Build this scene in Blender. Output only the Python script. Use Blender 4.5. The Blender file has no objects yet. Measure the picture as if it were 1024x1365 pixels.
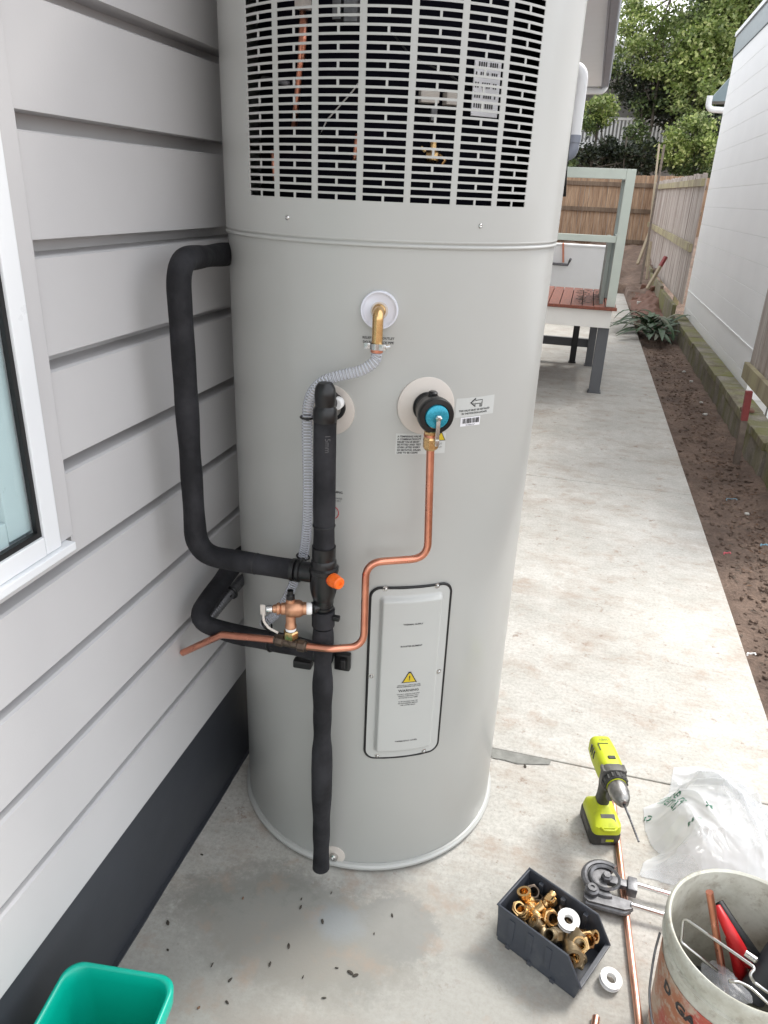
import bpy, bmesh, math, random
from mathutils import Vector, Matrix, noise
random.seed(7)
rad = math.radians
S = bpy.context.scene
COL = S.collection

# ------------------------------------------------------------------ camera
F = 985.8; PU, PV = 512.0, 682.5
def _cd(u, v): return Vector((u-PU, -(v-PV), -F))
AY = _cd(790, 268).normalized(); AZ = (-_cd(412, 2960)).normalized(); AX = AY.cross(AZ)
CAM = Vector((0, 0, 1.5))
RM = Matrix((AX, AY, AZ))
cam_data = bpy.data.cameras.new('camera'); cam = bpy.data.objects.new('camera', cam_data)
COL.objects.link(cam); cam.matrix_world = Matrix.Translation(CAM) @ RM.to_4x4()
cam_data.sensor_fit = 'HORIZONTAL'; cam_data.sensor_width = 36; cam_data.lens = F/1024*36
cam_data.clip_start = 0.02; cam_data.clip_end = 2000
S.camera = cam

# ------------------------------------------------------------------ world, sun, exposure
SUN_EL, SUN_AZ = rad(50), rad(54)        # azimuth of the sun measured from +X towards +Y
sd = Vector((math.cos(SUN_EL)*math.cos(SUN_AZ), math.cos(SUN_EL)*math.sin(SUN_AZ), math.sin(SUN_EL)))
W = bpy.data.worlds.new('World'); S.world = W; W.use_nodes = True
wt = W.node_tree; wt.nodes.clear()
def wn(t, **k):
    n = wt.nodes.new(t)
    for a, b in k.items(): setattr(n, a, b)
    return n
sky = wn('ShaderNodeTexSky', sky_type='NISHITA', sun_disc=False)
sky.sun_elevation = SUN_EL; sky.sun_rotation = math.atan2(sd.x, sd.y)
sky.dust_density = 1.5
tc = wn('ShaderNodeTexCoord')
mp = wn('ShaderNodeMapping'); mp.inputs['Scale'].default_value = (1.6, 1.6, 4.0)
nz = wn('ShaderNodeTexNoise'); nz.inputs['Scale'].default_value = 1.4; nz.inputs['Detail'].default_value = 7; nz.inputs['Roughness'].default_value = .6
cr = wn('ShaderNodeValToRGB'); cr.color_ramp.elements[0].position = .30; cr.color_ramp.elements[1].position = .52
mx = wn('ShaderNodeMix', data_type='RGBA'); mx.inputs[7].default_value = (7.2, 7.3, 7.4, 1)
bg = wn('ShaderNodeBackground'); bg.inputs['Strength'].default_value = 0.115
ow = wn('ShaderNodeOutputWorld')
L = wt.links.new
L(tc.outputs['Generated'], mp.inputs['Vector']); L(mp.outputs[0], nz.inputs['Vector']); L(nz.outputs['Fac'], cr.inputs['Fac'])
L(cr.outputs['Color'], mx.inputs[0]); L(sky.outputs['Color'], mx.inputs[6]); L(mx.outputs[2], bg.inputs['Color']); L(bg.outputs[0], ow.inputs['Surface'])
sl = bpy.data.lights.new('sun', 'SUN'); sl.energy = 1.5; sl.angle = rad(16); sl.color = (1, .96, .90)
so = bpy.data.objects.new('sun', sl); COL.objects.link(so)
so.rotation_euler = (-sd).to_track_quat('-Z', 'Y').to_euler()
vs = S.view_settings; S.display_settings.display_device = 'sRGB'
vs.view_transform = 'Standard'; vs.look = 'None'; vs.gamma = 1; vs.use_curve_mapping = False
vs.exposure = 1.45
S.render.engine = 'CYCLES'
S.cycles.max_bounces = 8; S.cycles.diffuse_bounces = 4; S.cycles.glossy_bounces = 4; S.cycles.transmission_bounces = 8; S.cycles.transparent_max_bounces = 16
S.cycles.use_denoising = True

# ------------------------------------------------------------------ helpers: measuring
def ray(u, v): return RM @ _cd(u, v)
def PG(u, v, z=0.0): d = ray(u, v); return CAM + d*((z-CAM.z)/d.z)
def PX(u, v, x): d = ray(u, v); return CAM + d*((x-CAM.x)/d.x)
def PY(u, v, y): d = ray(u, v); return CAM + d*((y-CAM.y)/d.y)
TC = Vector((-.39, 1.575)); TR = .33
def PC(u, v, r=TR):
    d = ray(u, v); ox, oy = CAM.x-TC.x, CAM.y-TC.y
    a = d.x*d.x+d.y*d.y; b = 2*(ox*d.x+oy*d.y); c = ox*ox+oy*oy-r*r
    D = max(b*b-4*a*c, 0); return CAM + d*((-b-math.sqrt(D))/(2*a))
def cyl(th, z, r=TR): return Vector((TC.x+r*math.cos(th), TC.y+r*math.sin(th), z))
def th_of(P): return math.atan2(P.y-TC.y, P.x-TC.x)

# ------------------------------------------------------------------ helpers: materials
def newmat(name):
    m = bpy.data.materials.new(name); m.use_nodes = True
    nt = m.node_tree; b = nt.nodes['Principled BSDF']
    return m, nt, b
def N(nt, t, **k):
    n = nt.nodes.new(t)
    for a, v in k.items():
        if a in n.inputs: n.inputs[a].default_value = v
        else: setattr(n, a, v)
    return n
def c4(c): return (c[0], c[1], c[2], 1)
def noise_node(nt, scale, detail=5, rough=.55, obj=False, vscale=None):
    if obj: v = N(nt, 'ShaderNodeTexCoord').outputs['Object']
    else: v = N(nt, 'ShaderNodeNewGeometry').outputs['Position']
    if vscale:
        m = N(nt, 'ShaderNodeMapping'); m.inputs['Scale'].default_value = vscale
        nt.links.new(v, m.inputs['Vector']); v = m.outputs[0]
    n = N(nt, 'ShaderNodeTexNoise', Scale=scale, Detail=detail, Roughness=rough)
    nt.links.new(v, n.inputs['Vector']); return n
def ramp(nt, fac, stops):
    r = N(nt, 'ShaderNodeValToRGB'); e = r.color_ramp.elements
    while len(e) < len(stops): e.new(.5)
    for i, (p, c) in enumerate(stops): e[i].position = p; e[i].color = c4(c) if len(c) == 3 else c
    nt.links.new(fac, r.inputs['Fac']); return r.outputs['Color']
def mixc(nt, fac, a, b, mode='MIX'):
    m = N(nt, 'ShaderNodeMix', data_type='RGBA', blend_type=mode)
    if isinstance(fac, (int, float)): m.inputs[0].default_value = fac
    else: nt.links.new(fac, m.inputs[0])
    for s, i in ((a, 6), (b, 7)):
        if isinstance(s, tuple): m.inputs[i].default_value = c4(s)
        else: nt.links.new(s, m.inputs[i])
    return m.outputs[2]
def bump(nt, b, h, strength=.3, dist=.002):
    n = N(nt, 'ShaderNodeBump', Strength=strength, Distance=dist)
    nt.links.new(h, n.inputs['Height']); nt.links.new(n.outputs[0], b.inputs['Normal'])
def M_(name, c, rough=.5, metal=0, var=.12, vs_=6, bs=0, bstr=.3, bd=.001, obj=False, c2=None, vscale=None, coat=0, rv=.08, spec=None, lo=.3, hi=.7):
    m, nt, b = newmat(name)
    n = noise_node(nt, vs_, obj=obj, vscale=vscale)
    dark = c2 or tuple(x*(1-var) for x in c)
    col = ramp(nt, n.outputs['Fac'], [(lo, dark), (hi, c)])
    nt.links.new(col, b.inputs['Base Color'])
    b.inputs['Metallic'].default_value = metal
    n2 = noise_node(nt, vs_*3.1, obj=obj, vscale=vscale)
    mr = N(nt, 'ShaderNodeMapRange'); mr.inputs['To Min'].default_value = max(rough-rv, .02); mr.inputs['To Max'].default_value = rough+rv
    nt.links.new(n2.outputs['Fac'], mr.inputs['Value']); nt.links.new(mr.outputs[0], b.inputs['Roughness'])
    if coat: b.inputs['Coat Weight'].default_value = coat
    if spec is not None: b.inputs['Specular IOR Level'].default_value = spec
    if bs:
        n3 = noise_node(nt, bs, detail=4, obj=obj, vscale=vscale); bump(nt, b, n3.outputs['Fac'], bstr, bd)
    return m
MT = {}
def mk(k, *a, **kw): MT[k] = M_(k, *a, **kw)
mk('tank_paint', (.445, .450, .432), .33, var=.05, vs_=2.5, bs=900, bstr=.12, bd=.0004, coat=.15)
mk('cover_paint', (.475, .482, .465), .36, var=.03, vs_=8, bs=700, bstr=.1, bd=.0003)
mk('board_paint', (.565, .558, .562), .5, var=.06, vs_=3, bs=260, bstr=.18, bd=.0006)
mk('skirt_paint', (.046, .050, .060), .5, var=.3, vs_=3, bs=200, bstr=.2, bd=.0006)
mk('white_frame', (.80, .82, .84), .3, var=.03)
mk('black_rubber', (.006, .006, .007), .5, var=.3, vs_=30)
mk('black_plastic', (.006, .006, .007), .33, var=.3, vs_=60)
mk('foam', (.007, .007, .009), .74, var=.45, vs_=11, bs=70, bstr=.5, bd=.003, rv=.14, c2=(.024, .024, .028), spec=.35, lo=.38, hi=.58)
mk('copper', (.80, .36, .24), .3, 1, c2=(.62, .25, .17), vs_=22, rv=.1)
mk('copper_old', (.86, .50, .38), .33, 1, c2=(.66, .34, .25), vs_=15)
mk('valve_copper', (.62, .34, .21), .42, .9, c2=(.45, .23, .14), vs_=60, bs=300, bstr=.2, bd=.0005)
mk('brass', (.74, .50, .24), .27, 1, c2=(.60, .38, .17), vs_=30, bs=250, bstr=.08, bd=.0004, obj=True)
mk('brass_dull', (.36, .28, .17), .42, .9, c2=(.22, .17, .11), vs_=60, obj=True)
mk('bronze_dark', (.15, .115, .085), .45, .8, c2=(.08, .06, .05), vs_=80)
mk('steel', (.62, .62, .61), .24, 1, var=.2, vs_=60)
mk('steel_dull', (.22, .22, .23), .45, .7, c2=(.11, .11, .115), vs_=60, bs=300, bstr=.2, bd=.0005)
mk('aluminium', (.82, .83, .84), .22, 1, var=.1, vs_=40)
mk('ptfe', (.86, .86, .85), .45, var=.04)
mk('disc_cream', (.60, .55, .50), .4, var=.05, vs_=20)
mk('disc_white', (.74, .76, .84), .35, var=.04)
mk('knob_blue', (.03, .33, .46), .28, .35, var=.25, vs_=80)
mk('orange_plug', (.95, .16, .015), .4, var=.1, vs_=40)
mk('ink', (.03, .03, .032), .5); mk('ink_red', (.45, .02, .03), .5); mk('ink_green', (.03, .16, .10), .5)
mk('ink_grey', (.10, .095, .10), .6)
mk('sign_yellow', (.60, .44, .02), .4, var=.1, vs_=50)
mk('sticker', (.53, .545, .53), .3, var=.02)
mk('sticker_white', (.75, .75, .78), .4, var=.02)
mk('dark_inner', (.004, .004, .008), .95, spec=.1)
mk('drill_green', (.50, .56, .015), .42, var=.25, vs_=40, bs=150, bstr=.15, bd=.0005, lo=.25, hi=.5)
mk('drill_dark', (.02, .02, .02), .55, var=.3, vs_=60, c2=(.05, .048, .042))
mk('drill_grey', (.12, .115, .105), .5, var=.4, vs_=60)
mk('chuck', (.42, .41, .39), .33, 1, c2=(.22, .21, .20), vs_=40, vscale=(1, 1, 1))
mk('bin_plastic', (.055, .062, .078), .42, var=.25, vs_=25, c2=(.10, .105, .115), lo=.2, hi=.5)
mk('green_plastic', (.0, .40, .29), .33, var=.12, vs_=6)
mk('tool_red', (.55, .015, .02), .4, var=.3, vs_=50)
mk('white_block', (.91, .915, .91), .6, var=.04, vs_=2.2, bs=60, bstr=.35, bd=.004)
mk('white_mortar', (.80, .81, .79), .8, var=.12, vs_=8)
mk('fascia_teal', (.17, .22, .24), .4, var=.08)
mk('gutter_white', (.72, .73, .74), .35, var=.06)
mk('gutter_grey', (.22, .24, .29), .35, var=.08)
mk('soffit', (.84, .84, .84), .6, var=.03)
mk('roof_metal', (.30, .32, .34), .4, .3, var=.1)
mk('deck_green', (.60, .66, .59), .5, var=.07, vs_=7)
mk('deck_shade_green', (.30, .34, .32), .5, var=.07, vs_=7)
mk('deck_white', (.90, .88, .83), .55, var=.06, vs_=5)
mk('deck_grey', (.12, .125, .135), .45, var=.1, vs_=7)
mk('merbau', (.30, .085, .045), .5, c2=(.16, .045, .028), vs_=14, vscale=(6, .6, 6), bs=60, bstr=.25, bd=.001)
mk('white_render', (.88, .88, .88), .6, var=.03)
mk('terracotta', (.19, .095, .065), .8, var=.3, vs_=20)
mk('stake_wood', (.42, .35, .25), .8, var=.3, vs_=30, vscale=(5, 5, .6)); mk('stake_old', (.20, .16, .13), .85, var=.4, vs_=30)
mk('stake_red', (.27, .05, .05), .6, var=.2, vs_=30)
mk('bark', (.11, .095, .075), .9, var=.5, vs_=14, bs=40, bstr=.5, bd=.01)
mk('frond', (.045, .10, .035), .55, c2=(.018, .04, .014), vs_=30); mk('frond_dry', (.13, .14, .09), .6, var=.3, vs_=30)
mk('debris', (.14, .11, .085), .9, c2=(.07, .055, .045), vs_=60); mk('husk', (.06, .05, .04), .85, c2=(.03, .026, .02), vs_=60)
mk('leaf_litter', (.20, .11, .06), .85, c2=(.09, .05, .035), vs_=40)
mk('stone_white', (.6, .58, .54), .8, var=.3, vs_=50)
mk('blue_scrap', (.25, .5, .65), .5); mk('pink_scrap', (.65, .12, .15), .6)
mk('far_house', (.38, .38, .37), .7, var=.3, vs_=2); mk('far_white', (.75, .75, .74), .6, var=.08)
mk('blind', (.55, .55, .52), .7, var=.08, vs_=3)

def wood(name, a, b, moss=None, mossz=None):
    m, nt, p = newmat(name)
    n = noise_node(nt, 9, 6, .6, vscale=(5, 5, .35)); big = noise_node(nt, 5.5, 2, .5, vscale=(1.6, 1.6, .15))
    col = ramp(nt, n.outputs['Fac'], [(.3, b), (.68, a)])
    col = mixc(nt, .75, col, ramp(nt, big.outputs['Fac'], [(.3, (.5, .42, .38)), (.7, (1, 1, 1))]), 'MULTIPLY')
    if moss:
        g = noise_node(nt, 3.5, 5, .6, vscale=(1, 1, .5))
        f = ramp(nt, g.outputs['Fac'], [(.42, (0, 0, 0)), (.62, (1, 1, 1))])
        col = mixc(nt, f, col, moss)
    nt.links.new(col, p.inputs['Base Color']); p.inputs['Roughness'].default_value = .85
    bump(nt, p, n.outputs['Fac'], .5, .004); MT[name] = m
wood('paling', (.60, .56, .52), (.38, .33, .30))
wood('paling_warm', (.54, .385, .26), (.24, .15, .09))
wood('rail_brown', (.24, .18, .13), (.13, .09, .06))
wood('rail_wood', (.42, .38, .26), (.28, .24, .16), moss=(.38, .34, .20))
wood('mossy', (.30, .28, .20), (.16, .14, .10), moss=(.17, .17, .05))

# concrete wall, mossy
def f_ret():
    m, nt, p = newmat('retaining_concrete')
    n = noise_node(nt, 6, 7, .65); s = noise_node(nt, 5, 5, .6, vscale=(1, 1.2, .25)); f = noise_node(nt, 60, 5, .7)
    col = ramp(nt, n.outputs['Fac'], [(.3, (.15, .13, .10)), (.7, (.34, .31, .26))])
    col = mixc(nt, ramp(nt, s.outputs['Fac'], [(.42, (0, 0, 0)), (.62, (.85, .85, .85))]), col, (.17, .165, .065))
    col = mixc(nt, .5, col, ramp(nt, f.outputs['Fac'], [(.3, (.5, .5, .5)), (.6, (1, 1, 1))]), 'MULTIPLY')
    nt.links.new(col, p.inputs['Base Color']); p.inputs['Roughness'].default_value = .9
    bump(nt, p, f.outputs['Fac'], .6, .006); MT['retaining_concrete'] = m
f_ret()

# concrete path
def f_conc():
    m, nt, p = newmat('concrete')
    geo = N(nt, 'ShaderNodeNewGeometry').outputs['Position']
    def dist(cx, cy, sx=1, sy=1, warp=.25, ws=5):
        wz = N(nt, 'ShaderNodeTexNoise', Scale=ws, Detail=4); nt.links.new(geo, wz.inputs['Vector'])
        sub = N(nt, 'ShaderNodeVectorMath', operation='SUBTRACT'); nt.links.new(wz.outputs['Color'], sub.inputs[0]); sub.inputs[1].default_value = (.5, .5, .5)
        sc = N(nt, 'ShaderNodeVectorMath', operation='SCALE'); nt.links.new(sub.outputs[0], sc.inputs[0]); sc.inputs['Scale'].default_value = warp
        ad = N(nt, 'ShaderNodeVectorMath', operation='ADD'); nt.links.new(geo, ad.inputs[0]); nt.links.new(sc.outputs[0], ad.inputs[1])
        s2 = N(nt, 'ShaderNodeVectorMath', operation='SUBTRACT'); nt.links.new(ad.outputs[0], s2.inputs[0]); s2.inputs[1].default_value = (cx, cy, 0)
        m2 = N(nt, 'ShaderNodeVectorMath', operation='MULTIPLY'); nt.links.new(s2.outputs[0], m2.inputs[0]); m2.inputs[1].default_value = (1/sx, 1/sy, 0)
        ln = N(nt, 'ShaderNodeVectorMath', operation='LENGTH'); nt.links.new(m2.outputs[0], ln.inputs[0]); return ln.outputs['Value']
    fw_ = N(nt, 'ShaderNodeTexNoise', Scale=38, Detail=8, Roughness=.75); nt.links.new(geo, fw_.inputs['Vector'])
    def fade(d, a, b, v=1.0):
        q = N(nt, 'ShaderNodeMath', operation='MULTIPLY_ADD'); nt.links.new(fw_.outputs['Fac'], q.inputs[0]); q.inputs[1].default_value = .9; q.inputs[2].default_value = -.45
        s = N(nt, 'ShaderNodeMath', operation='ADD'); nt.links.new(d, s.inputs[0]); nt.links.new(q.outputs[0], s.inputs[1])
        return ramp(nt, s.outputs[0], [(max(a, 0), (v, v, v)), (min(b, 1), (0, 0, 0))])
    big = noise_node(nt, 1.6, 6, .6); med = noise_node(nt, 9, 7, .7); fine = noise_node(nt, 160, 4, .7)
    col = ramp(nt, big.outputs['Fac'], [(.3, (.44, .43, .40)), (.7, (.60, .59, .56))])
    col = mixc(nt, .8, col, ramp(nt, med.outputs['Fac'], [(.3, (.80, .79, .76)), (.62, (1.04, 1.03, 1.02))]), 'MULTIPLY')
    # broom strokes across the path
    br = noise_node(nt, 10, 5, .6, vscale=(1.6, 7, 1))
    col = mixc(nt, .5, col, ramp(nt, br.outputs['Fac'], [(.35, (.82, .81, .80)), (.6, (1, 1, 1))]), 'MULTIPLY')
    gr = noise_node(nt, 95, 6, .8); col = mixc(nt, .75, col, ramp(nt, gr.outputs['Fac'], [(.36, (.68, .67, .65)), (.56, (1.03, 1.03, 1.03))]), 'MULTIPLY')
    # brown dirt smears and specks
    ds = noise_node(nt, 3.1, 7, .72, vscale=(1, 1.8, 1)); ds2 = noise_node(nt, 13, 6, .75)
    col = mixc(nt, ramp(nt, ds.outputs['Fac'], [(.50, (0, 0, 0)), (.69, (.60, .60, .60))]), col, (.30, .23, .175))
    col = mixc(nt, ramp(nt, ds2.outputs['Fac'], [(.60, (0, 0, 0)), (.67, (.7, .7, .7))]), col, (.22, .15, .11))
    sp = noise_node(nt, 55, 3, .6)
    col = mixc(nt, ramp(nt, sp.outputs['Fac'], [(.68, (0, 0, 0)), (.73, (.7, .7, .7))]), col, (.20, .15, .11))
    # damp, grimy corner by the house, with the heater's shadow painted in
    col = mixc(nt, fade(dist(-.42, 1.06, .34, .155, .13, 5), .62, 1.0, .92), col, (.105, .108, .092))  # dark blob: grime together with the heater's soft cast shadow, painted
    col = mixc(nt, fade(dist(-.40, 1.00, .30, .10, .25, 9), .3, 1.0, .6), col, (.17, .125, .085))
    col = mixc(nt, fade(dist(-.20, 1.13, .10, .085, .05, 7), .80, 1.0, .80), col, (.115, .12, .125))  # right end of the painted heater shadow
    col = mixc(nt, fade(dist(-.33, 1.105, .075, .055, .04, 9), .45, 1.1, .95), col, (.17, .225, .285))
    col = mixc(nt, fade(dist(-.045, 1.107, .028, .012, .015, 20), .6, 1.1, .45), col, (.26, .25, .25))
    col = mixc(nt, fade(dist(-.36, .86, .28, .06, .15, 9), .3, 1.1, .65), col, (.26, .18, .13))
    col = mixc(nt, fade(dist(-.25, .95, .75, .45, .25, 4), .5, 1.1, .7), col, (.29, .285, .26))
    rd = noise_node(nt, 11, 5, .6)
    col = mixc(nt, ramp(nt, rd.outputs['Fac'], [(.56, (0, 0, 0)), (.68, (.45, .45, .45))]), col, (.33, .245, .185))
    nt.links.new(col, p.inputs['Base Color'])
    rr = ramp(nt, med.outputs['Fac'], [(.3, (.62, .62, .62)), (.7, (.85, .85, .85))]); nt.links.new(rr, p.inputs['Roughness'])
    bp = mixc(nt, .35, fine.outputs['Color'], br.outputs['Color']); bump(nt, p, bp, .35, .002); MT['concrete'] = m
f_conc()
mk('concrete_patch', (.27, .27, .25), .85, c2=(.17, .17, .155), vs_=30, bs=200, bstr=.4, bd=.002)
def f_dirt():
    m, nt, p = newmat('dirt')
    a = noise_node(nt, 4, 7, .7); f = noise_node(nt, 70, 6, .75)
    col = ramp(nt, a.outputs['Fac'], [(.3, (.105, .075, .060)), (.55, (.21, .15, .118)), (.75, (.31, .225, .175))])
    col = mixc(nt, .7, col, ramp(nt, f.outputs['Fac'], [(.3, (.45, .45, .45)), (.65, (1.25, 1.2, 1.15))]), 'MULTIPLY')
    nt.links.new(col, p.inputs['Base Color']); p.inputs['Roughness'].default_value = .95
    bump(nt, p, f.outputs['Fac'], .9, .015); MT['dirt'] = m
f_dirt()
def f_leaf(name, c, c2, c3, trans=.3):
    m, nt, p = newmat(name)
    n = noise_node(nt, 1.3, 3); r = N(nt, 'ShaderNodeNewGeometry')
    col = ramp(nt, r.outputs['Random Per Island'], [(0, c2), (.6, c), (1, c3)])
    col = mixc(nt, .6, col, ramp(nt, n.outputs['Fac'], [(.38, (.42, .46, .45)), (.62, (1.4, 1.35, 1.1))]), 'MULTIPLY')  # brighter and darker clumps: sun and shade painted into the leaf colour
    nt.links.new(col, p.inputs['Base Color']); p.inputs['Roughness'].default_value = .38
    tr = N(nt, 'ShaderNodeBsdfTranslucent'); nt.links.new(col, tr.inputs['Color'])
    ms = N(nt, 'ShaderNodeMixShader', Fac=trans); out = nt.nodes['Material Output']
    nt.links.new(p.outputs[0], ms.inputs[1]); nt.links.new(tr.outputs[0], ms.inputs[2]); nt.links.new(ms.outputs[0], out.inputs['Surface'])
    MT[name] = m
f_leaf('leaf_light', (.25, .33, .10), (.10, .15, .04), (.58, .62, .32), .45)  # last tint is the yellowish sunlit highlight, put into the leaf colour
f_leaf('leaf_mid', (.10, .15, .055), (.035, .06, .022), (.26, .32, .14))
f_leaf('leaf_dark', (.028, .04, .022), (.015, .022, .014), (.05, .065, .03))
def f_clear(name, col, alpha, rough=.25):
    m, nt, p = newmat(name)
    p.inputs['Base Color'].default_value = c4(col); p.inputs['Roughness'].default_value = rough
    tb = N(nt, 'ShaderNodeBsdfTransparent'); ms = N(nt, 'ShaderNodeMixShader')
    lw = N(nt, 'ShaderNodeLayerWeight', Blend=.45); mr = N(nt, 'ShaderNodeMapRange'); mr.inputs['To Min'].default_value = alpha; mr.inputs['To Max'].default_value = min(1, alpha+.36)
    nt.links.new(lw.outputs['Facing'], mr.inputs['Value']); nt.links.new(mr.outputs[0], ms.inputs['Fac'])
    nt.links.new(tb.outputs[0], ms.inputs[1]); nt.links.new(p.outputs[0], ms.inputs[2])
    nt.links.new(ms.outputs[0], nt.nodes['Material Output'].inputs['Surface']); MT[name] = m
f_clear('clear_hose', (.50, .52, .58), .17, .15)
f_clear('plastic_film', (.80, .82, .84), .27, .14)
f_clear('poly_bag', (.5, .52, .56), .16, .2)
def f_glass():
    m, nt, p = newmat('glass')
    p.inputs['Base Color'].default_value = (.75, .85, .85, 1); p.inputs['Roughness'].default_value = .02
    gl = N(nt, 'ShaderNodeBsdfGlossy', Roughness=.01); tb = N(nt, 'ShaderNodeBsdfTransparent'); tb.inputs['Color'].default_value = (.8, .9, .9, 1)
    lw = N(nt, 'ShaderNodeLayerWeight', Blend=.5); pw = N(nt, 'ShaderNodeMath', operation='POWER'); pw.inputs[1].default_value = 3.5; nt.links.new(lw.outputs['Facing'], pw.inputs[0])
    fr = N(nt, 'ShaderNodeMath', operation='MULTIPLY_ADD'); fr.inputs[1].default_value = .8; fr.inputs[2].default_value = .05; nt.links.new(pw.outputs[0], fr.inputs[0]); ms = N(nt, 'ShaderNodeMixShader')
    nt.links.new(fr.outputs[0], ms.inputs['Fac']); nt.links.new(tb.outputs[0], ms.inputs[1]); nt.links.new(gl.outputs[0], ms.inputs[2])
    nt.links.new(ms.outputs[0], nt.nodes['Material Output'].inputs['Surface']); MT['glass'] = m
f_glass()
def f_bucket():
    m, nt, p = newmat('bucket_plastic')
    n = noise_node(nt, 14, 6, .7); f = noise_node(nt, 45, 5, .7)
    col = ramp(nt, n.outputs['Fac'], [(.35, (.44, .43, .36)), (.62, (.62, .62, .55))])
    col = mixc(nt, ramp(nt, f.outputs['Fac'], [(.53, (0, 0, 0)), (.70, (.6, .6, .6))]), col, (.25, .21, .16))
    nt.links.new(col, p.inputs['Base Color']); p.inputs['Roughness'].default_value = .45; MT['bucket_plastic'] = m
    m, nt, p = newmat('bucket_label')
    n = noise_node(nt, 9, 6, .7); f = noise_node(nt, 60, 5, .75); g = noise_node(nt, 5, 3, .5)
    col = ramp(nt, g.outputs['Fac'], [(.42, (.42, .16, .08)), (.55, (.48, .03, .045))])
    col = mixc(nt, ramp(nt, f.outputs['Fac'], [(.5, (0, 0, 0)), (.62, (.9, .9, .9))]), col, (.48, .36, .28))
    col = mixc(nt, ramp(nt, n.outputs['Fac'], [(.52, (0, 0, 0)), (.6, (.75, .75, .75))]), col, (.50, .42, .33))
    nt.links.new(col, p.inputs['Base Color']); p.inputs['Roughness'].default_value = .5; MT['bucket_label'] = m
f_bucket()

# ------------------------------------------------------------------ helpers: objects
def tag(o, label=None, cat=None, group=None, kind=None):
    if label: o['label'] = label
    if cat: o['category'] = cat
    if group: o['group'] = group
    if kind: o['kind'] = kind
    return o
def thing(name, label, cat, loc=(0, 0, 0), group=None, kind=None):
    o = bpy.data.objects.new(name, None); o.location = loc; o.empty_display_size = .05; COL.objects.link(o)
    return tag(o, label, cat, group, kind)
def wloc(o):
    v = Vector(o.location)
    while o.parent: o = o.parent; v += Vector(o.location)
    return v
def obj(name, bm, mat, parent=None, smooth=False, loc=None, ang=None, recalc=True):
    """links a bmesh whose vertices are world positions; the object's origin sits at loc or its parent's"""
    if recalc: bmesh.ops.recalc_face_normals(bm, faces=bm.faces)
    me = bpy.data.meshes.new(name); bm.to_mesh(me); bm.free()
    base = wloc(parent) if parent else Vector((0, 0, 0))
    org = Vector(loc) if loc is not None else base
    me.transform(Matrix.Translation(-org))
    if mat is not None: me.materials.append(MT[mat] if isinstance(mat, str) else mat)
    if smooth:
        me.polygons.foreach_set('use_smooth', [True]*len(me.polygons))
        if ang: me.set_sharp_from_angle(angle=rad(ang))
    o = bpy.data.objects.new(name, me); COL.objects.link(o)
    if parent: o.parent = parent; o.location = org-base
    else: o.location = org
    return o
def NB(): return bmesh.new()
def box(bm, c, s, R=None, bev=0):
    M = Matrix.Translation(Vector(c)) @ (R.to_4x4() if R else Matrix.Identity(4)) @ Matrix.Diagonal((s[0], s[1], s[2], 1))
    r = bmesh.ops.create_cube(bm, size=1, matrix=M)
    if bev:
        es = list({e for v in r['verts'] for e in v.link_edges})
        bmesh.ops.bevel(bm, geom=es, offset=bev, segments=2, profile=.6, affect='EDGES')
    return bm
def bb(bm, x0, x1, y0, y1, z0, z1, bev=0): return box(bm, ((x0+x1)/2, (y0+y1)/2, (z0+z1)/2), (abs(x1-x0), abs(y1-y0), abs(z1-z0)), None, bev)
def frame_z(d, up=None):
    d = Vector(d).normalized(); up = Vector(up or (0, 0, 1))
    if abs(d.dot(up)) > .98: up = Vector((0, 1, 0))
    x = up.cross(d).normalized(); y = d.cross(x); return Matrix((x, y, d)).transposed()
def lathe(bm, prof, O, d, seg=28, up=None, sx=1, sy=1):
    """prof: (radius, height along d)"""
    R = frame_z(d, up); O = Vector(O); rings = []
    for r, h in prof:
        if r < 1e-6: rings.append([bm.verts.new(O+R@Vector((0, 0, h)))])
        else: rings.append([bm.verts.new(O+R@Vector((sx*r*math.cos(2*math.pi*i/seg), sy*r*math.sin(2*math.pi*i/seg), h))) for i in range(seg)])
    for a, b in zip(rings, rings[1:]):
        for i in range(seg):
            j = (i+1) % seg
            if len(a) == 1 and len(b) == 1: continue
            if len(a) == 1: bm.faces.new((a[0], b[i], b[j]))
            elif len(b) == 1: bm.faces.new((a[i], a[j], b[0]))
            else: bm.faces.new((a[i], a[j], b[j], b[i]))
    return bm
def cylr(bm, A, B, r, r2=None, seg=20, bev=0):
    A, B = Vector(A), Vector(B); L_ = (B-A).length; r2 = r if r2 is None else r2
    p = [(0, 0), (r-bev, 0), (r, bev), (r2, L_-bev), (r2-bev, L_), (0, L_)] if bev else [(0, 0), (r, 0), (r2, L_), (0, L_)]
    return lathe(bm, p, A, B-A, seg)
def fillet(pts, R, n=7):
    pts = [Vector(p) for p in pts]; out = [pts[0]]
    for a, b, c in zip(pts, pts[1:], pts[2:]):
        d1, d2 = (a-b), (c-b); l1, l2 = d1.length, d2.length; d1.normalize(); d2.normalize()
        an = d1.angle(d2, math.pi)
        if an > 3.1: out.append(b); continue
        t = min(R/math.tan(an/2), l1*.49, l2*.49)
        p0, p1 = b+d1*t, b+d2*t
        for i in range(n+1):
            s = i/n; out.append(p0*(1-s)**2+b*2*s*(1-s)+p1*s*s)
    out.append(pts[-1]); return out
def resample(pts, step):
    out = [pts[0].copy()]; acc = 0
    for a, b in zip(pts, pts[1:]):
        l = (b-a).length; d = step-acc
        while d <= l: out.append(a.lerp(b, d/l)); d += step
        acc = (acc+l) % step if l else acc
    if (out[-1]-pts[-1]).length > step*.3: out.append(pts[-1].copy())
    return out
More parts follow.
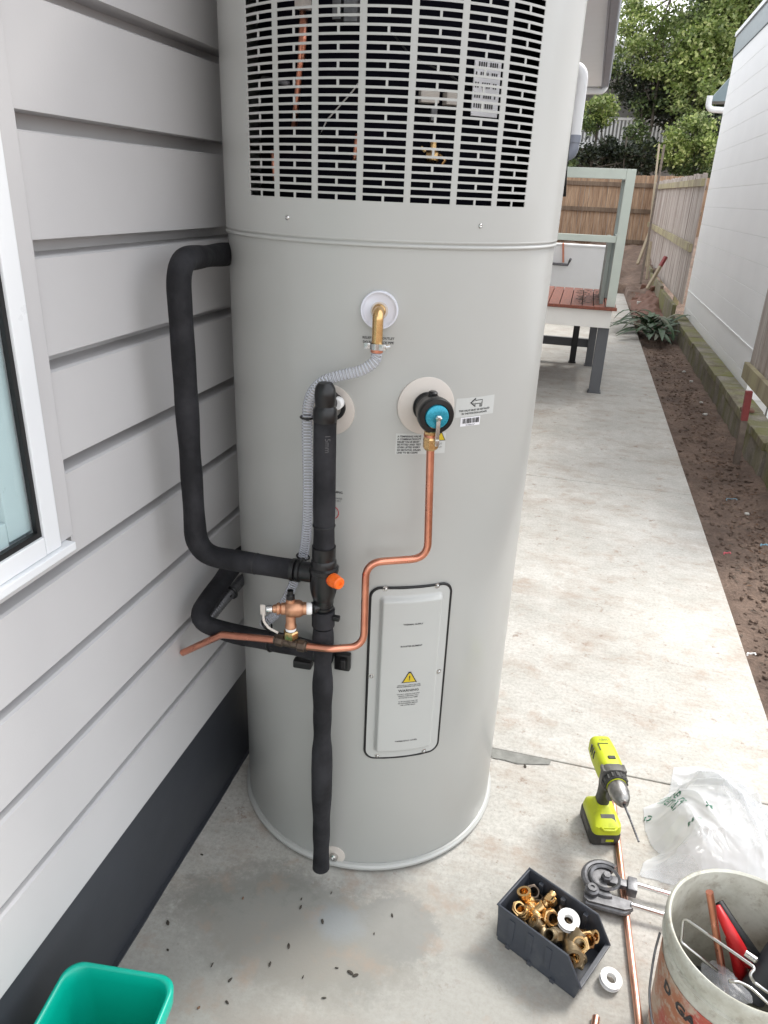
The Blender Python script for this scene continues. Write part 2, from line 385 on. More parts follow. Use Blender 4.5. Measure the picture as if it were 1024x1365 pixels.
def tube(bm, pts, r, seg=14, R=0, step=None, caps=True, n=7, open_=False):
    if R: pts = fillet(pts, R, n)
    pts = [Vector(p) for p in pts]
    if step: pts = resample(pts, step)
    ts = []
    for i in range(len(pts)):
        a = pts[max(i-1, 0)]; b = pts[min(i+1, len(pts)-1)]; ts.append((b-a).normalized())
    nrm = ts[0].orthogonal().normalized(); rings = []; s = 0
    for i, (p, t) in enumerate(zip(pts, ts)):
        if i: nrm = (nrm - t*nrm.dot(t)).normalized(); s += (p-pts[i-1]).length
        bn = t.cross(nrm); rr = r(s) if callable(r) else r
        rings.append([bm.verts.new(p+(nrm*math.cos(2*math.pi*k/seg)+bn*math.sin(2*math.pi*k/seg))*rr) for k in range(seg)])
    for a, b in zip(rings, rings[1:]):
        for k in range(seg): j = (k+1) % seg; bm.faces.new((a[k], a[j], b[j], b[k]))
    if caps and not open_: bm.faces.new(rings[0][::-1]); bm.faces.new(rings[-1])
    return bm
def grid(bm, f, nu, nv, keep=None):
    vs = [[bm.verts.new(f(i/nu, j/nv)) for j in range(nv+1)] for i in range(nu+1)]
    for i in range(nu):
        for j in range(nv):
            if keep is None or keep((i+.5)/nu, (j+.5)/nv): bm.faces.new((vs[i][j], vs[i+1][j], vs[i+1][j+1], vs[i][j+1]))
    return bm
def prism(bm, poly, O, ex, ey, ez, h):
    """extrude a 2-D outline (in ex, ey) by h along ez"""
    O, ex, ey, ez = map(Vector, (O, ex, ey, ez))
    a = [bm.verts.new(O+ex*x+ey*y) for x, y in poly]; b = [bm.verts.new(O+ex*x+ey*y+ez*h) for x, y in poly]
    bm.faces.new(a[::-1]); bm.faces.new(b)
    for i in range(len(a)): j = (i+1) % len(a); bm.faces.new((a[i], a[j], b[j], b[i]))
    return bm
def textbm(lines, size, align='CENTER', gap=1.25, bold=0):
    """flat lettering as a bmesh in a local x-right, y-up plane, first line at y=0"""
    bm = NB()
    for k, s in enumerate(lines):
        if not s: continue
        sz = size
        if isinstance(s, tuple): s, sz = s
        cu = bpy.data.curves.new('t', 'FONT'); cu.body = s; cu.size = sz; cu.align_x = align; cu.resolution_u = 2; cu.offset = bold
        o = bpy.data.objects.new('t', cu); COL.objects.link(o)
        me = bpy.data.meshes.new_from_object(o.evaluated_get(bpy.context.evaluated_depsgraph_get()))
        me.transform(Matrix.Translation((0, -k*size*gap, 0))); bm.from_mesh(me)
        bpy.data.objects.remove(o); bpy.data.curves.remove(cu); bpy.data.meshes.remove(me)
    return bm
def mapbm(bm, f):
    for v in bm.verts: v.co = f(v.co.x, v.co.y)
    return bm
def dup(o, **kw):
    c = o.copy(); COL.objects.link(c)
    for ch in o.children:
        d = ch.copy(); COL.objects.link(d); d.parent = c
    return c
# ================================================================== THE SETTING
WX = -.743                                              # face of the house wall
# --- terrain
bm = NB(); bb(bm, -300, 300, -300, 300, -.6, -.42); tag(obj('ground', bm, 'dirt'), kind='structure')
# --- concrete path: slabs with open joints
path = thing('concrete_path', None, None, (0, 0, 0)); path['kind'] = 'structure'
ys = [-3.2, -.6, 1.776, 4.2, 6.45, 8.9, 11.9, 14.4]
for a, b in zip(ys, ys[1:]):
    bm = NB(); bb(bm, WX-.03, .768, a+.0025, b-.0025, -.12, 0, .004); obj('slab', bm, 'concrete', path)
bm = NB(); bb(bm, WX-.03, .76, -3.2, 14.4, -.2, -.03); obj('joint_filler', bm, 'black_rubber', path)
bm = NB(); pl = [PG(655, 995), PG(702, 1006), PG(735, 1013), PG(733, 1020), PG(690, 1019), PG(672, 1014), PG(656, 1011)]
vsx = [bm.verts.new((p.x, min(p.y, 1.772), .003)) for p in pl] ; bm.faces.new(vsx); obj('mortar_patch', bm, 'concrete_patch', path, recalc=False)

# --- dirt strip with uneven ground
def dirt_z(x, y):
    z = -.055 + .022*noise.noise(Vector((x*5, y*5, 0))) + .012*noise.noise(Vector((x*17, y*17, 3)))
    if y > 11: z += min(1, (y-11)/7.5)**1.3*.62 + .10*noise.noise(Vector((x*1.9, y*1.5, 5)))*min(1, (y-11)/1.5)
    if y > 11: z += .10*max(0, noise.noise(Vector((x*4, y*3, 9))))*min(1, (y-11)/2)
    z += .03*max(0, (x-1.0)/.2)
    return z
bm = NB(); grid(bm, lambda u, v: Vector((.768+u*.50, -3+v*14.5, dirt_z(.768+u*.5, -3+v*14.5))), 22, 520)
tag(obj('dirt_strip', bm, 'dirt', smooth=True), kind='structure')
bm = NB(); grid(bm, lambda u, v: Vector((-6+u*9, 11.5+v*9, dirt_z(-6+u*9, 11.5+v*9)-(.6 if (-6+u*9) < .76 and 11.5+v*9 < 14.4 else 0))), 130, 130)
tag(obj('dirt_bank', bm, 'dirt', smooth=True), kind='structure')
# litter on the dirt (nobody could count it)
rnd = random.Random(4)
def litter(name, mat, n, xr, yr, smin, smax, flat, lab, cat):
    bm = NB()
    for i in range(n):
        y = yr[0]+(yr[1]-yr[0])*rnd.random()**1.4; x = rnd.triangular(xr[0], xr[1], xr[2]); s = rnd.uniform(smin, smax)
        q = Matrix.Rotation(rnd.random()*6.28, 3, 'Z') @ Matrix.Rotation(rnd.uniform(-.5, .5), 3, 'X')
        z = dirt_z(x, y)+s*.25
        if flat:
            w = s*rnd.uniform(.12, .35)
            v = [bm.verts.new(Vector((x, y, z))+q@Vector(p)) for p in ((-s, 0, 0), (0, -w, .1*s), (s, 0, 0), (0, w, .1*s))]; bm.faces.new(v)
        else:
            r = bmesh.ops.create_icosphere(bm, subdivisions=1, radius=s, matrix=Matrix.Translation((x, y, z)) @ q.to_4x4() @ Matrix.Diagonal((1, rnd.uniform(.5, 1), rnd.uniform(.4, .8), 1)))
            for v in r['verts']: v.co += Vector((rnd.uniform(-1, 1), rnd.uniform(-1, 1), rnd.uniform(-1, 1)))*s*.2
    return tag(obj(name, bm, mat, recalc=not flat), lab, cat, kind='stuff')
litter('soil_clods', 'dirt', 1500, (.78, 1.2, 1.0), (1.4, 11), .004, .017, False, 'crumbly brown soil clods on the bare strip beside the path', 'soil')
litter('leaf_litter', 'leaf_litter', 1500, (.85, 1.21, 1.14), (2.2, 10), .006, .020, True, 'dry brown leaf litter along the foot of the low wall', 'leaf litter')
litter('twig_debris', 'debris', 900, (.78, 1.2, .9), (1.4, 9), .004, .016, True, 'dark twigs and bark scraps on the bare soil strip', 'debris')
for x, y, s in ((1.12, 6.6, .016), (1.1, 6.2, .02), (1.13, 7.4, .018), (1.05, 4.1, .014), (1.12, 7.9, .02)):
    bm = NB(); r = bmesh.ops.create_icosphere(bm, subdivisions=2, radius=s, matrix=Matrix.Translation((x, y, dirt_z(x, y)+s*.4)) @ Matrix.Diagonal((1, .8, .6, 1)))
    for v in r['verts']: v.co += Vector((noise.noise(v.co*60), noise.noise(v.co*61), 0))*s*.4
    tag(obj('pebble', bm, 'stone_white', smooth=True, loc=(x, y, dirt_z(x, y))), 'small pale pebble lying on the dark soil strip by the low wall', 'pebble', 'pale pebbles on the soil strip')
for (u, v), mat, lab, cat in (((1018, 728), 'blue_scrap', 'pale blue plastic scrap on the soil at the right edge', 'plastic scrap'), ((969, 739), 'pink_scrap', 'small pink plastic scrap on the soil strip', 'plastic scrap'), ((1001, 874), 'ptfe', 'white curled paper scrap at the path edge', 'paper scrap'), ((975, 667), 'blue_scrap', 'pale blue looped twine scrap on the soil strip', 'twine')):
    p = PG(u, v, -.035); bm = NB(); w = .016 if cat != 'twine' else .03
    tube(bm, [p+Vector((w*math.cos(t), w*.6*math.sin(t*1.3), .006+.004*math.sin(3*t))) for t in [i*.45 for i in range(9)]], .0035 if cat != 'twine' else .0018, 5, step=.008)
    tag(obj(cat.replace(' ', '_'), bm, mat, loc=p), lab, cat)

# ------------------------------------------------------------------ HOUSE
house = thing('weatherboard_house', 'pale grey weatherboard house wall with dark base board and white window', 'house', (WX, 2, 0))
HY0, HY1 = -2.6, 12.5
PITCH = .1612; Z0 = .291
def board(y0, y1, z):
    bm = NB(); pr = [(WX, z), (WX, z+.004), (WX-.003, z+PITCH-.026), (WX-.008, z+PITCH-.0235), (WX-.046, z+PITCH-.021), (WX-.047, z+PITCH+.006), (WX-.052, z+PITCH+.006), (WX-.052, z)]
    a = [bm.verts.new((x, y0, zz)) for x, zz in pr]; b = [bm.verts.new((x, y1, zz)) for x, zz in pr]
    bm.faces.new(a); bm.faces.new(b[::-1])
    for i in range(8): j = (i+1) % 8; bm.faces.new((a[i], b[i], b[j], a[j]))
    obj('weatherboard', bm, 'board_paint', house)
WT = 2.12
for k in range(17):
    z = Z0+PITCH*k
    if z+PITCH*.5 < .965 or z > WT: board(HY0, HY1, z)
    else: board(.926, HY1, z); board(HY0, -.86, z)
bm = NB(); bb(bm, WX-.2, WX-.054, HY0, HY1, .1, .955); bb(bm, WX-.2, WX-.054, HY0, HY1, WT+.02, 2.99); bb(bm, WX-.2, WX-.054, .90, HY1, .9551, WT+.0199); bb(bm, WX-.2, WX-.054, HY0, -.86, .955, WT+.02)
obj('wall', bm, 'soffit', house)
bm = NB(); bb(bm, WX-.03, WX-.006, HY0, HY1, -.02, Z0-.002); obj('base_board', bm, 'skirt_paint', house)
bm = NB()
for i in range(160):
    y = HY0+.3+i*.06; bb(bm, WX-.008, WX+.004+.004*noise.noise(Vector((0, y*3, 0))), y, y+.06, -.003, .004+.003*noise.noise(Vector((1, y*4, 0))))
obj('base_sealant', bm, 'skirt_paint', house)
# window
win = thing('window', None, None, (0, 0, 0)); win.parent = house; win.location = (-WX*0+.0, -1.4, 1.5)
def wpart(name, boxes, mat, bev=.002):
    bm = NB()
    for b in boxes: bb(bm, *b, bev)
    return obj(name, bm, mat, win)
YF = .885
wpart('architrave', [(WX-.05, WX+.006, YF+.001, .926, .972, WT+.05), (WX-.03, WX+.006, -.86, -.82, .972, WT+.05), (WX-.03, WX+.006, -.819, YF, WT+.002, WT+.05)], 'board_paint')
wpart('frame', [(WX-.06, WX+.014, YF-.034, YF, .972, WT), (WX-.06, WX+.014, -.819, -.785, .972, WT), (WX-.06, WX+.014, -.784, YF-.035, .972, 1.003), (WX-.06, WX+.014, -.784, YF-.035, WT-.04, WT)], 'white_frame')
wpart('gasket', [(WX+.001, WX+.009, YF-.042, YF-.034, 1.003, WT-.04), (WX+.001, WX+.009, -.784, YF-.042, 1.003, 1.012), (WX+.001, WX+.009, -.784, -.776, 1.012, WT-.04)], 'black_rubber', 0)
wpart('sash', [(WX-.075, WX-.004, YF-.085, YF-.035, 1.013, WT-.05), (WX-.075, WX-.004, -.775, YF-.086, 1.004, 1.045), (WX-.075, WX-.012, -.775, YF-.086, WT-.09, WT-.05), (WX-.075, WX-.012, .0, .045, 1.046, WT-.091)], 'white_frame')
bm = NB(); bm.faces.new([bm.verts.new(q) for q in ((WX, -.775, 1.013), (WX, YF-.043, 1.013), (WX, YF-.043, WT-.04), (WX, -.775, WT-.04))]); obj('pane', bm, 'glass', win, recalc=False)
wpart('sill', [(WX-.03, WX+.022, -.89, .908, .957, .971)], 'white_frame')
wpart('sill_tray', [(WX-.03, WX+.012, -.89, .916, .944, .956)], 'board_paint')
wpart('blind', [(WX-.10, WX-.09, -.83, .89, .96, WT)], 'blind', 0)
# eave and roof
GX = 0.0; EZ = 3.0
bm = NB(); bb(bm, WX-.2, -.10, HY0, HY1-.02, EZ+.0, EZ+.012); obj('soffit', bm, 'soffit', house)
bm = NB(); bb(bm, -.098, -.08, HY0, HY1, EZ-.03, EZ+.14); obj('fascia', bm, 'gutter_grey', house)
bm = NB(); pr = [(-.078, EZ-.012), (-.012, EZ-.012), (.0, EZ+.0), (.004, EZ+.085), (.012, EZ+.10), (.004, EZ+.115), (-.006, EZ+.10), (-.008, EZ+.01), (-.078, EZ-.004)]
a = [bm.verts.new((x, HY0, z)) for x, z in pr]; b = [bm.verts.new((x, HY1, z)) for x, z in pr]
bm.faces.new(a); bm.faces.new(b[::-1])
for i in range(len(pr)): j = (i+1) % len(pr); bm.faces.new((a[i], b[i], b[j], a[j]))
obj('gutter', bm, 'gutter_grey', house)
bm = NB(); tube(bm, [(-.45, HY1-.06, EZ-.055), (-.045, HY1-.06, EZ-.055), (-.045, HY1-.06, EZ+.10)], .045, 12, R=.09); obj('gutter_return', bm, 'gutter_white', house, smooth=True, ang=60)
sl_ = math.tan(rad(27)); bm = NB()
a = [(-.02, EZ+.125), (-5.5, EZ+.125+5.48*sl_), (-11, EZ+.125), (-11, EZ+.07), (-5.5, EZ+.06+5.48*sl_), (-.02, EZ+.07)]
prism(bm, a, (0, HY0, 0), (1, 0, 0), (0, 0, 1), (0, 1, 0), HY1-HY0); obj('roof', bm, 'roof_metal', house)
bm = NB(); prism(bm, [(WX-.21, EZ), (-10.9, EZ), (-5.5, EZ+5.3*sl_)], (0, HY1-.3, 0), (1, 0, 0), (0, 0, 1), (0, 1, 0), .1)
prism(bm, [(WX-.21, -.1), (-10.9, -.1), (-10.9, EZ), (-5.5, EZ+5.3*sl_), (WX-.21, EZ)], (0, HY0+.2, 0), (1, 0, 0), (0, 0, 1), (0, 1, 0), .1)
bb(bm, -10.9, WX-.205, HY1-.3, HY1-.2, -.1, EZ); obj('gable_wall', bm, 'board_paint', house)

# light round-topped vertical pipe under the eave
dp = thing('downpipe', 'pale grey round-topped downpipe beside the heater under the eave', 'downpipe', (-.24, 6.2, 0))
P1 = PY(776, 92, 6.2); P2 = PY(758, 186, 6.2)
bm = NB(); tube(bm, [P1+Vector((-.32, 0, -.0)), P1+Vector((-.0, 0, -.0)), Vector((P1.x, 6.2, P2.z))], .052, 18, R=.07); obj('pipe', bm, 'gutter_white', dp, smooth=True, ang=60)
bm = NB(); cylr(bm, (P1.x, 6.2, P2.z+.03), (P1.x, 6.2, P2.z-.02), .056); tube(bm, [(P1.x, 6.2, P2.z-.01), (P1.x, 6.2, P2.z-.09), (P1.x-.45, 6.2, P2.z-.14)], .05, 14, R=.05); obj('elbow', bm, 'gutter_grey', dp, smooth=True, ang=50)
bm = NB(); tube(bm, [PY(771, 64, 5), PY(768, 90, 5), PY(754, 222, 5), PY(752, 262, 5)], .012, 10, R=.05)
tag(obj('conduit', bm, 'black_rubber', smooth=True, loc=PY(752, 262, 5)), 'thin black conduit running down beside the pale downpipe', 'conduit')

# ------------------------------------------------------------------ WHITE BLOCK BUILDING
NX = 1.36; NY0, NY1 = 6.22, 10.66
nb = thing('block_building', 'white painted block wall with teal grey fascia on the right', 'building', (NX, 8.4, 0))
for k in range(15):
    z0 = .29+.2*(k-1)
    bm = NB(); bb(bm, NX, NX+.19, NY0, NY1, max(z0, .12)+.0015, z0+.1985, .003); obj('block_course', bm, 'white_block', nb)
bm = NB(); bb(bm, NX+.0035, NX+.18, NY0+.01, NY1-.01, -.1, 3.09); obj('mortar', bm, 'white_mortar', nb)
bm = NB()
for i in range(60):
    y = NY0+.05+i*.073; h = .49+.004*noise.noise(Vector((y*5, 0, 0))); bb(bm, NX-.006, NX+.002, y, y+.073, h-.006, h+.006+.005*noise.noise(Vector((y*9, 2, 0))))
obj('mortar_ridge', bm, 'white_block', nb)
bm = NB(); bb(bm, NX-.012, NX+.03, NY0-4, NY1+.02, 3.091, 3.30); obj('fascia', bm, 'fascia_teal', nb)
bm = NB(); bb(bm, NX-.03, NX+.2, NY0-4, NY1+.03, 3.302, 3.345); obj('roof_capping', bm, 'gutter_white', nb)
bm = NB(); bb(bm, NX+.2, NX+6, NY0-.2, NY1, 3.2, 3.26); obj('roof', bm, 'roof_metal', nb)
bm = NB(); bb(bm, NX+.19, NX+6, NY0, NY0+.19, -.1, 3.2); bb(bm, NX+.19, NX+6, NY1-.19, NY1, -.1, 3.2); obj('return_wall', bm, 'white_block', nb)
# second, further roof edge
er = thing('garage_eave', 'dark soffit and white gutter of the eave beyond the white wall', 'eave', (1.6, 12, 0))
bm = NB(); prism(bm, [(0, 0), (.9, .02), (.9, .75), (.55, .72)], (1.335, 12.1, 2.80), (1, 0, 0), (0, 0, 1), (0, 1, 0), .35); obj('barge_board', bm, 'fascia_teal', er)
bm = NB(); tube(bm, [(1.335, 12.05, 2.86), (1.335, 12.05, 2.70), (2.3, 12.05, 2.66)], .038, 12, R=.09); obj('gutter', bm, 'gutter_white', er, smooth=True, ang=60)

# ------------------------------------------------------------------ RETAINING WALLS
RX = 1.205
def retaining(name, y0, y1, x0, x1, zt, lab, seed, bricks=True):
    t = thing(name, lab, 'low wall', ((x0+x1)/2, (y0+y1)/2, 0)); rr = random.Random(seed)
    bm = NB(); bb(bm, x0+.012, x1, y0, y1, -.25, zt-.055)
    bmesh.ops.subdivide_edges(bm, edges=bm.edges, cuts=14, use_grid_fill=True)
    for v in bm.verts:
        if v.co.x < x0+.02: v.co.x += .010*noise.noise(v.co*3)+.004*noise.noise(v.co*14)
    obj('wall_face', bm, 'retaining_concrete', t, smooth=True, ang=60)
    y = y0
    while y < y1-.05:
        l = min(rr.uniform(.36, .42), y1-y); bm = NB(); dx = rr.uniform(-.006, .006)
        bb(bm, x0+dx, x1-.002, y+.003, y+l-.003, zt-.054, zt+rr.uniform(-.004, .003), .005)
        obj('coping', bm, 'mossy' if rr.random() < .7 else 'retaining_concrete', t); y += l
retaining('retaining_wall', 4.75, 10.5, RX, NX-.003, .195, 'mossy low retaining wall running below the white block wall', 3)
retaining('retaining_wall', .5, 4.72, RX+.012, NX+.05, .215, 'nearer mossy low wall with red topped stake in front', 5)
bm = NB(); bb(bm, RX-.002, RX+.08, 5.48, 5.56, .196, .214, .004)
tag(obj('brick', bm, 'terracotta', loc=(RX+.04, 5.5, .196)), 'broken pinkish brick piece lying on the mossy wall top', 'brick')

# ------------------------------------------------------------------ FENCES
def fence(name, lab, P0, P1, z0, z1, w, mat, face, rails, seed, posts=None, zf=None):
    """palings from P0 to P1, rails on the side that face points to"""
    t = thing(name, lab, 'fence', ((P0[0]+P1[0])/2, (P0[1]+P1[1])/2, z0)); rr = random.Random(seed)
    A, B = Vector((P0[0], P0[1], 0)), Vector((P1[0], P1[1], 0)); d = (B-A).normalized(); nn = Vector((face[0], face[1], 0)); Lg = (B-A).length
    R = Matrix((d, nn, Vector((0, 0, 1)))).transposed(); s = 0; meshes = []
    while s < Lg:
        c = A+d*(s+w/2); e = zf(s/Lg) if zf else 0; h = (z1+e-z0)+rr.uniform(-.012, .012); ww = w*rr.uniform(.90, .99)
        c = c+nn*rr.uniform(-.004, .004); bm = NB()
        box(bm, (c.x, c.y, z0+h/2), (ww, .016, h), R @ Matrix.Rotation(rr.uniform(-.006, .006), 3, 'Y'), .0015)
        obj('paling', bm, mat, t); s += w
    for zr, hh in rails:
        c = (A+B)/2+nn*.032; bm = NB(); box(bm, (c.x, c.y, z0+zr), (Lg, .040, hh), R, .004); rm_ = 'rail_brown' if mat == 'paling_warm' else 'rail_wood'
        if zf:
            for v in bm.verts: v.co.z += zf((v.co-A).dot(d)/Lg)
        obj('rail', bm, rm_, t)
    for s in posts or []:
        c = A+d*s-nn*.05; bm = NB(); box(bm, (c.x, c.y, (z0+z1)/2-.1), (.09, .075, z1-z0+.1), R, .004); obj('post', bm, 'rail_wood', t)
    return t
fence('side_fence', 'weathered paling fence with two rails behind the white wall end', (1.33, 10.72), (1.33, 19.0), .30, 1.88, .10, 'paling', (-1, 0), [(.70, .10), (1.47, .09)], 1, [1.2, 3.6, 6], zf=lambda t: .07*t)
bm = NB()
for y0, y1, z in ((10.6, 12.6, .30), (12.62, 15.0, .34), (15.02, 17.4, .40)):
    bb(bm, 1.20, 1.25, y0, y1, z-.32, z, .01)
sl2 = obj('plinth_boards', bm, 'mossy'); tag(sl2, 'mossy timber plinth boards at the foot of the side fence', 'plinth')
fence('back_fence', 'brown timber paling fence closing off the far end', (-4.6, 19.1), (2.4, 19.1), .35, 2.08, .10, 'paling_warm', (0, -1), [(.32, .09), (.98, .09), (1.52, .09)], 2, None, zf=lambda t: .0)
fence('near_fence', 'grey paling fence on mossy rail at the right edge', (1.345, 4.1), (1.345, 6.18), .30, 1.75, .10, 'paling', (-1, 0), [(.06, .12)], 6, None)

# stakes and poles
def stake(A, B, w, mat, lab, cat='stake', red=0.0):
    A, B = Vector(A), Vector(B); d = B-A; t = thing('stake' if cat == 'stake' else 'pole', lab, cat, A)
    R = frame_z(d); bm = NB(); c = A.lerp(B, (1-red)/2); box(bm, c, (w, w, d.length*(1-red)), R, w*.08); obj('shaft', bm, mat, t)
    if red: bm = NB(); box(bm, A.lerp(B, 1-red/2), (w*1.04, w*1.04, d.length*red-.001), R, w*.08); obj('painted_end', bm, 'stake_red', t)
b0 = PG(981, 622, -.05); b1 = PY(999, 521, b0.y+.02); stake(b0+Vector((0, 0, -.03)), b1, .038, 'stake_old', 'dark survey stake with red painted top by the low wall', red=.36)
q = PY(863, 385, 12.6); stake(q, PY(888, 342, 12.75), .045, 'stake_wood', 'pale leaning stake with red tip in front of the side fence', red=.3)
stake(PY(850, 352, 15), PY(866, 310, 15.3), .045, 'stake_wood', 'short pale stake leaning at the far end of the dirt strip')
stake(PY(854, 378, 13.2), PY(886, 193, 13.9), .036, 'stake_old', 'tall thin grey pole leaning above the fence', 'pole')
stake(PY(861, 355, 14.6), PY(879, 192, 15.2), .03, 'stake_wood', 'tall thin yellowish pole leaning beside the grey one', 'pole')
stake(PY(862, 372, 13.6), PY(868, 322, 13.8), .035, 'stake_wood', 'short upright pale stake beside the poles')
# rubble
rr = random.Random(12)
for i, (u, v, s, mt) in enumerate(((858, 392, .10, 'terracotta'), (866, 396, .07, 'terracotta'), (857, 404, .08, 'stone_white'), (848, 398, .06, 'terracotta'), (875, 402, .07, 'terracotta'), (851, 410, .06, 'terracotta'), (869, 409, .06, 'terracotta'))):
    p = PG(u, v, .06); bm = NB(); R = Matrix.Rotation(rr.random()*3, 3, 'Z') @ Matrix.Rotation(rr.uniform(-.4, .4), 3, 'X')
    box(bm, (p.x, p.y, dirt_z(p.x, p.y)+s*.4), (s*2.2, s*1.2, s), R, s*.15)
    tag(obj('rubble_brick', bm, mt, loc=(p.x, p.y, dirt_z(p.x, p.y))), ['reddish broken brick in the rubble before the side fence', 'pale broken brick in the rubble heap before the side fence'][mt == 'stone_white'], 'brick', 'broken bricks in the rubble heap' if mt != 'stone_white' else None)
bm = NB(); grid(bm, lambda u, v: Vector((.80+u*.5, 11.3+v*2.2, dirt_z(.8+u*.5, 11.3+v*2.2)+.10*math.sin(math.pi*u)*math.sin(math.pi*v)+.03*noise.noise(Vector((u*7, v*7, 0))))), 24, 40)
tag(obj('clay_heap', bm, 'terracotta', smooth=True), 'low heap of reddish clay soil before the side fence', 'soil heap', kind='stuff')

# ------------------------------------------------------------------ DECK
ZD = .716; DX0, DX1, DY0, DY1 = WX+.01, .305, 6.42, 7.76
deck = thing('timber_deck', 'raised deck with red-brown boards and white fascia on grey posts', 'deck', (-.2, 7.1, 0))
x = DX1-.085; k = 0
while x > DX0:
    bm = NB(); bb(bm, x, x+.085, DY0-.02, DY1, ZD-.02, ZD-.0005*(k % 3), .003); obj('deck_board', bm, 'merbau', deck); x -= .0915; k += 1
bm = NB(); bb(bm, DX0, DX1+.004, DY0-.045, DY0-.022, ZD-.022, ZD+.004, .004); obj('edge_board', bm, 'merbau', deck)
bm = NB(); bb(bm, DX0, DX1-.03, DY0-.01, DY0+.03, ZD-.165, ZD-.024, .003); obj('fascia', bm, 'deck_white', deck)
bm = NB(); bb(bm, DX1-.06, DX1-.031, DY0+.031, DY1, ZD-.165, ZD-.024, .003); bb(bm, DX0, DX1-.061, DY1-.04, DY1, ZD-.165, ZD-.024); obj('joist', bm, 'deck_grey', deck)
def post(x, y, w, mat='deck_grey'):
    bm = NB(); bb(bm, x-w/2, x+w/2, y-w/2, y+w/2, .004, ZD-.166, .004); bb(bm, x-w*.62, x+w*.62, y-w*.62, y+w*.62, 0, .012); obj('leg', bm, mat, deck)
post(.232, 6.50, .09); post(.18, 7.62, .07); post(.02, 8.0-.3, .06, 'black_plastic'); post(-.5, 6.5, .09); post(-.5, 7.62, .07)
bm = NB(); bb(bm, DX0, .17, 7.70, 7.75, .16, .24); obj('cross_beam', bm, 'deck_grey', deck)
rf = thing('balustrade_frame', 'pale green painted timber frame standing on the deck edge', 'railing', (.27, 6.55, ZD))
bm = NB(); bb(bm, .222, .292, 6.44, 6.50, ZD+.001, 1.735, .003); obj('post', bm, 'deck_green', rf)
bm = NB(); bb(bm, DX0, .2215, 6.44, 6.50, 1.662, 1.735, .003); obj('top_rail', bm, 'deck_green', rf)
bm = NB(); bb(bm, DX0, .2215, 6.45, 6.49, 1.205, 1.255, .003); obj('mid_rail', bm, 'deck_green', rf)
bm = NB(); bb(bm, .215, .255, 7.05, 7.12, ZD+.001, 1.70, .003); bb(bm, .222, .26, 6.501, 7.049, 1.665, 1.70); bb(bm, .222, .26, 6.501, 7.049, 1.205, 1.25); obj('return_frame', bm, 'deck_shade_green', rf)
bm = NB()
for i in range(9): bb(bm, .17, .20, 6.6+i*.085, 6.65+i*.085, ZD+.002, 1.23)
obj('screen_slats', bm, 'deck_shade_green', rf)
# debris on deck boards
bm = NB()
for i in range(70):
    p = Vector((rr.uniform(-.02, .18), rr.uniform(6.5, 7.6), ZD+.003)); a = rr.random()*6.28; s = rr.uniform(.012, .035); q = Matrix.Rotation(a, 3, 'Z')
    bm.faces.new([bm.verts.new(p+q@Vector(v)) for v in ((-s, 0, .004), (0, -s*.3, .0), (s, 0, .006), (0, s*.3, .002))])
tag(obj('fallen_leaves', bm, 'debris', recalc=False), 'scattered dark fallen leaves on the deck boards', 'fallen leaves', kind='stuff')
# white low wall behind the deck, with its red pole and grey bracket
lw = thing('white_low_wall', 'bright white rendered low wall behind the deck', 'low wall', (-1.2, 11.1, 0))
bm = NB(); bb(bm, -3.4, .305, 11.0, 11.18, -.1, .925, .008); obj('wall_face', bm, 'white_render', lw)
bm = NB(); bb(bm, -3.42, .31, 10.985, 11.20, .926, .95, .006); obj('capping', bm, 'white_render', lw)
tp = thing('copper_stub', 'reddish pipe stub standing on grey bracket against the white wall', 'pipe', tuple(PY(751, 352, 10.95)))
bm = NB(); cylr(bm, PY(751, 350, 10.95), PY(751, 324, 10.95), .014, bev=.003); obj('pipe', bm, 'copper', tp, smooth=True, ang=40)
bm = NB(); a = PY(730, 351, 10.95); b = PY(757, 353, 10.95); tube(bm, [a, b, PY(761, 345, 10.9)], .018, 8); obj('bracket', bm, 'steel_dull', tp)

# ------------------------------------------------------------------ FROND PILE
fp = thing('cut_fronds', 'pile of dark green strappy fronds on the dirt beside the path', 'plant', (1.0, 9.9, 0)); rr = random.Random(31)
for k in range(80):
    a = rr.uniform(0, 6.283); L0 = rr.uniform(.30, .66); w = rr.uniform(.020, .042); base = Vector((.98+rr.uniform(-.15, .14), 9.9+rr.uniform(-.4, .6), .02+rr.uniform(0, .12)))
    up = rr.uniform(.1, 1.1); d = Vector((math.cos(a), math.sin(a)*1.1, 0)); sd_ = Vector((-d.y, d.x, 0)); bm = NB(); prev = None
    for i in range(7):
        s = i/6; c = base+d*L0*s*(1-.25*up*s)+Vector((0, 0, L0*(up*s-(.85*up+.1)*s*s))); c.z = max(c.z, -.02); ww = w*math.sin(math.pi*(.12+.85*s))
        cur = [bm.verts.new(c-sd_*ww), bm.verts.new(c+Vector((0, 0, -.25*ww))), bm.verts.new(c+sd_*ww)]
        if prev:
            bm.faces.new((prev[0], prev[1], cur[1], cur[0])); bm.faces.new((prev[1], prev[2], cur[2], cur[1]))
        prev = cur
    obj('frond', bm, 'frond' if rr.random() < .8 else 'frond_dry', fp, smooth=True, recalc=False)

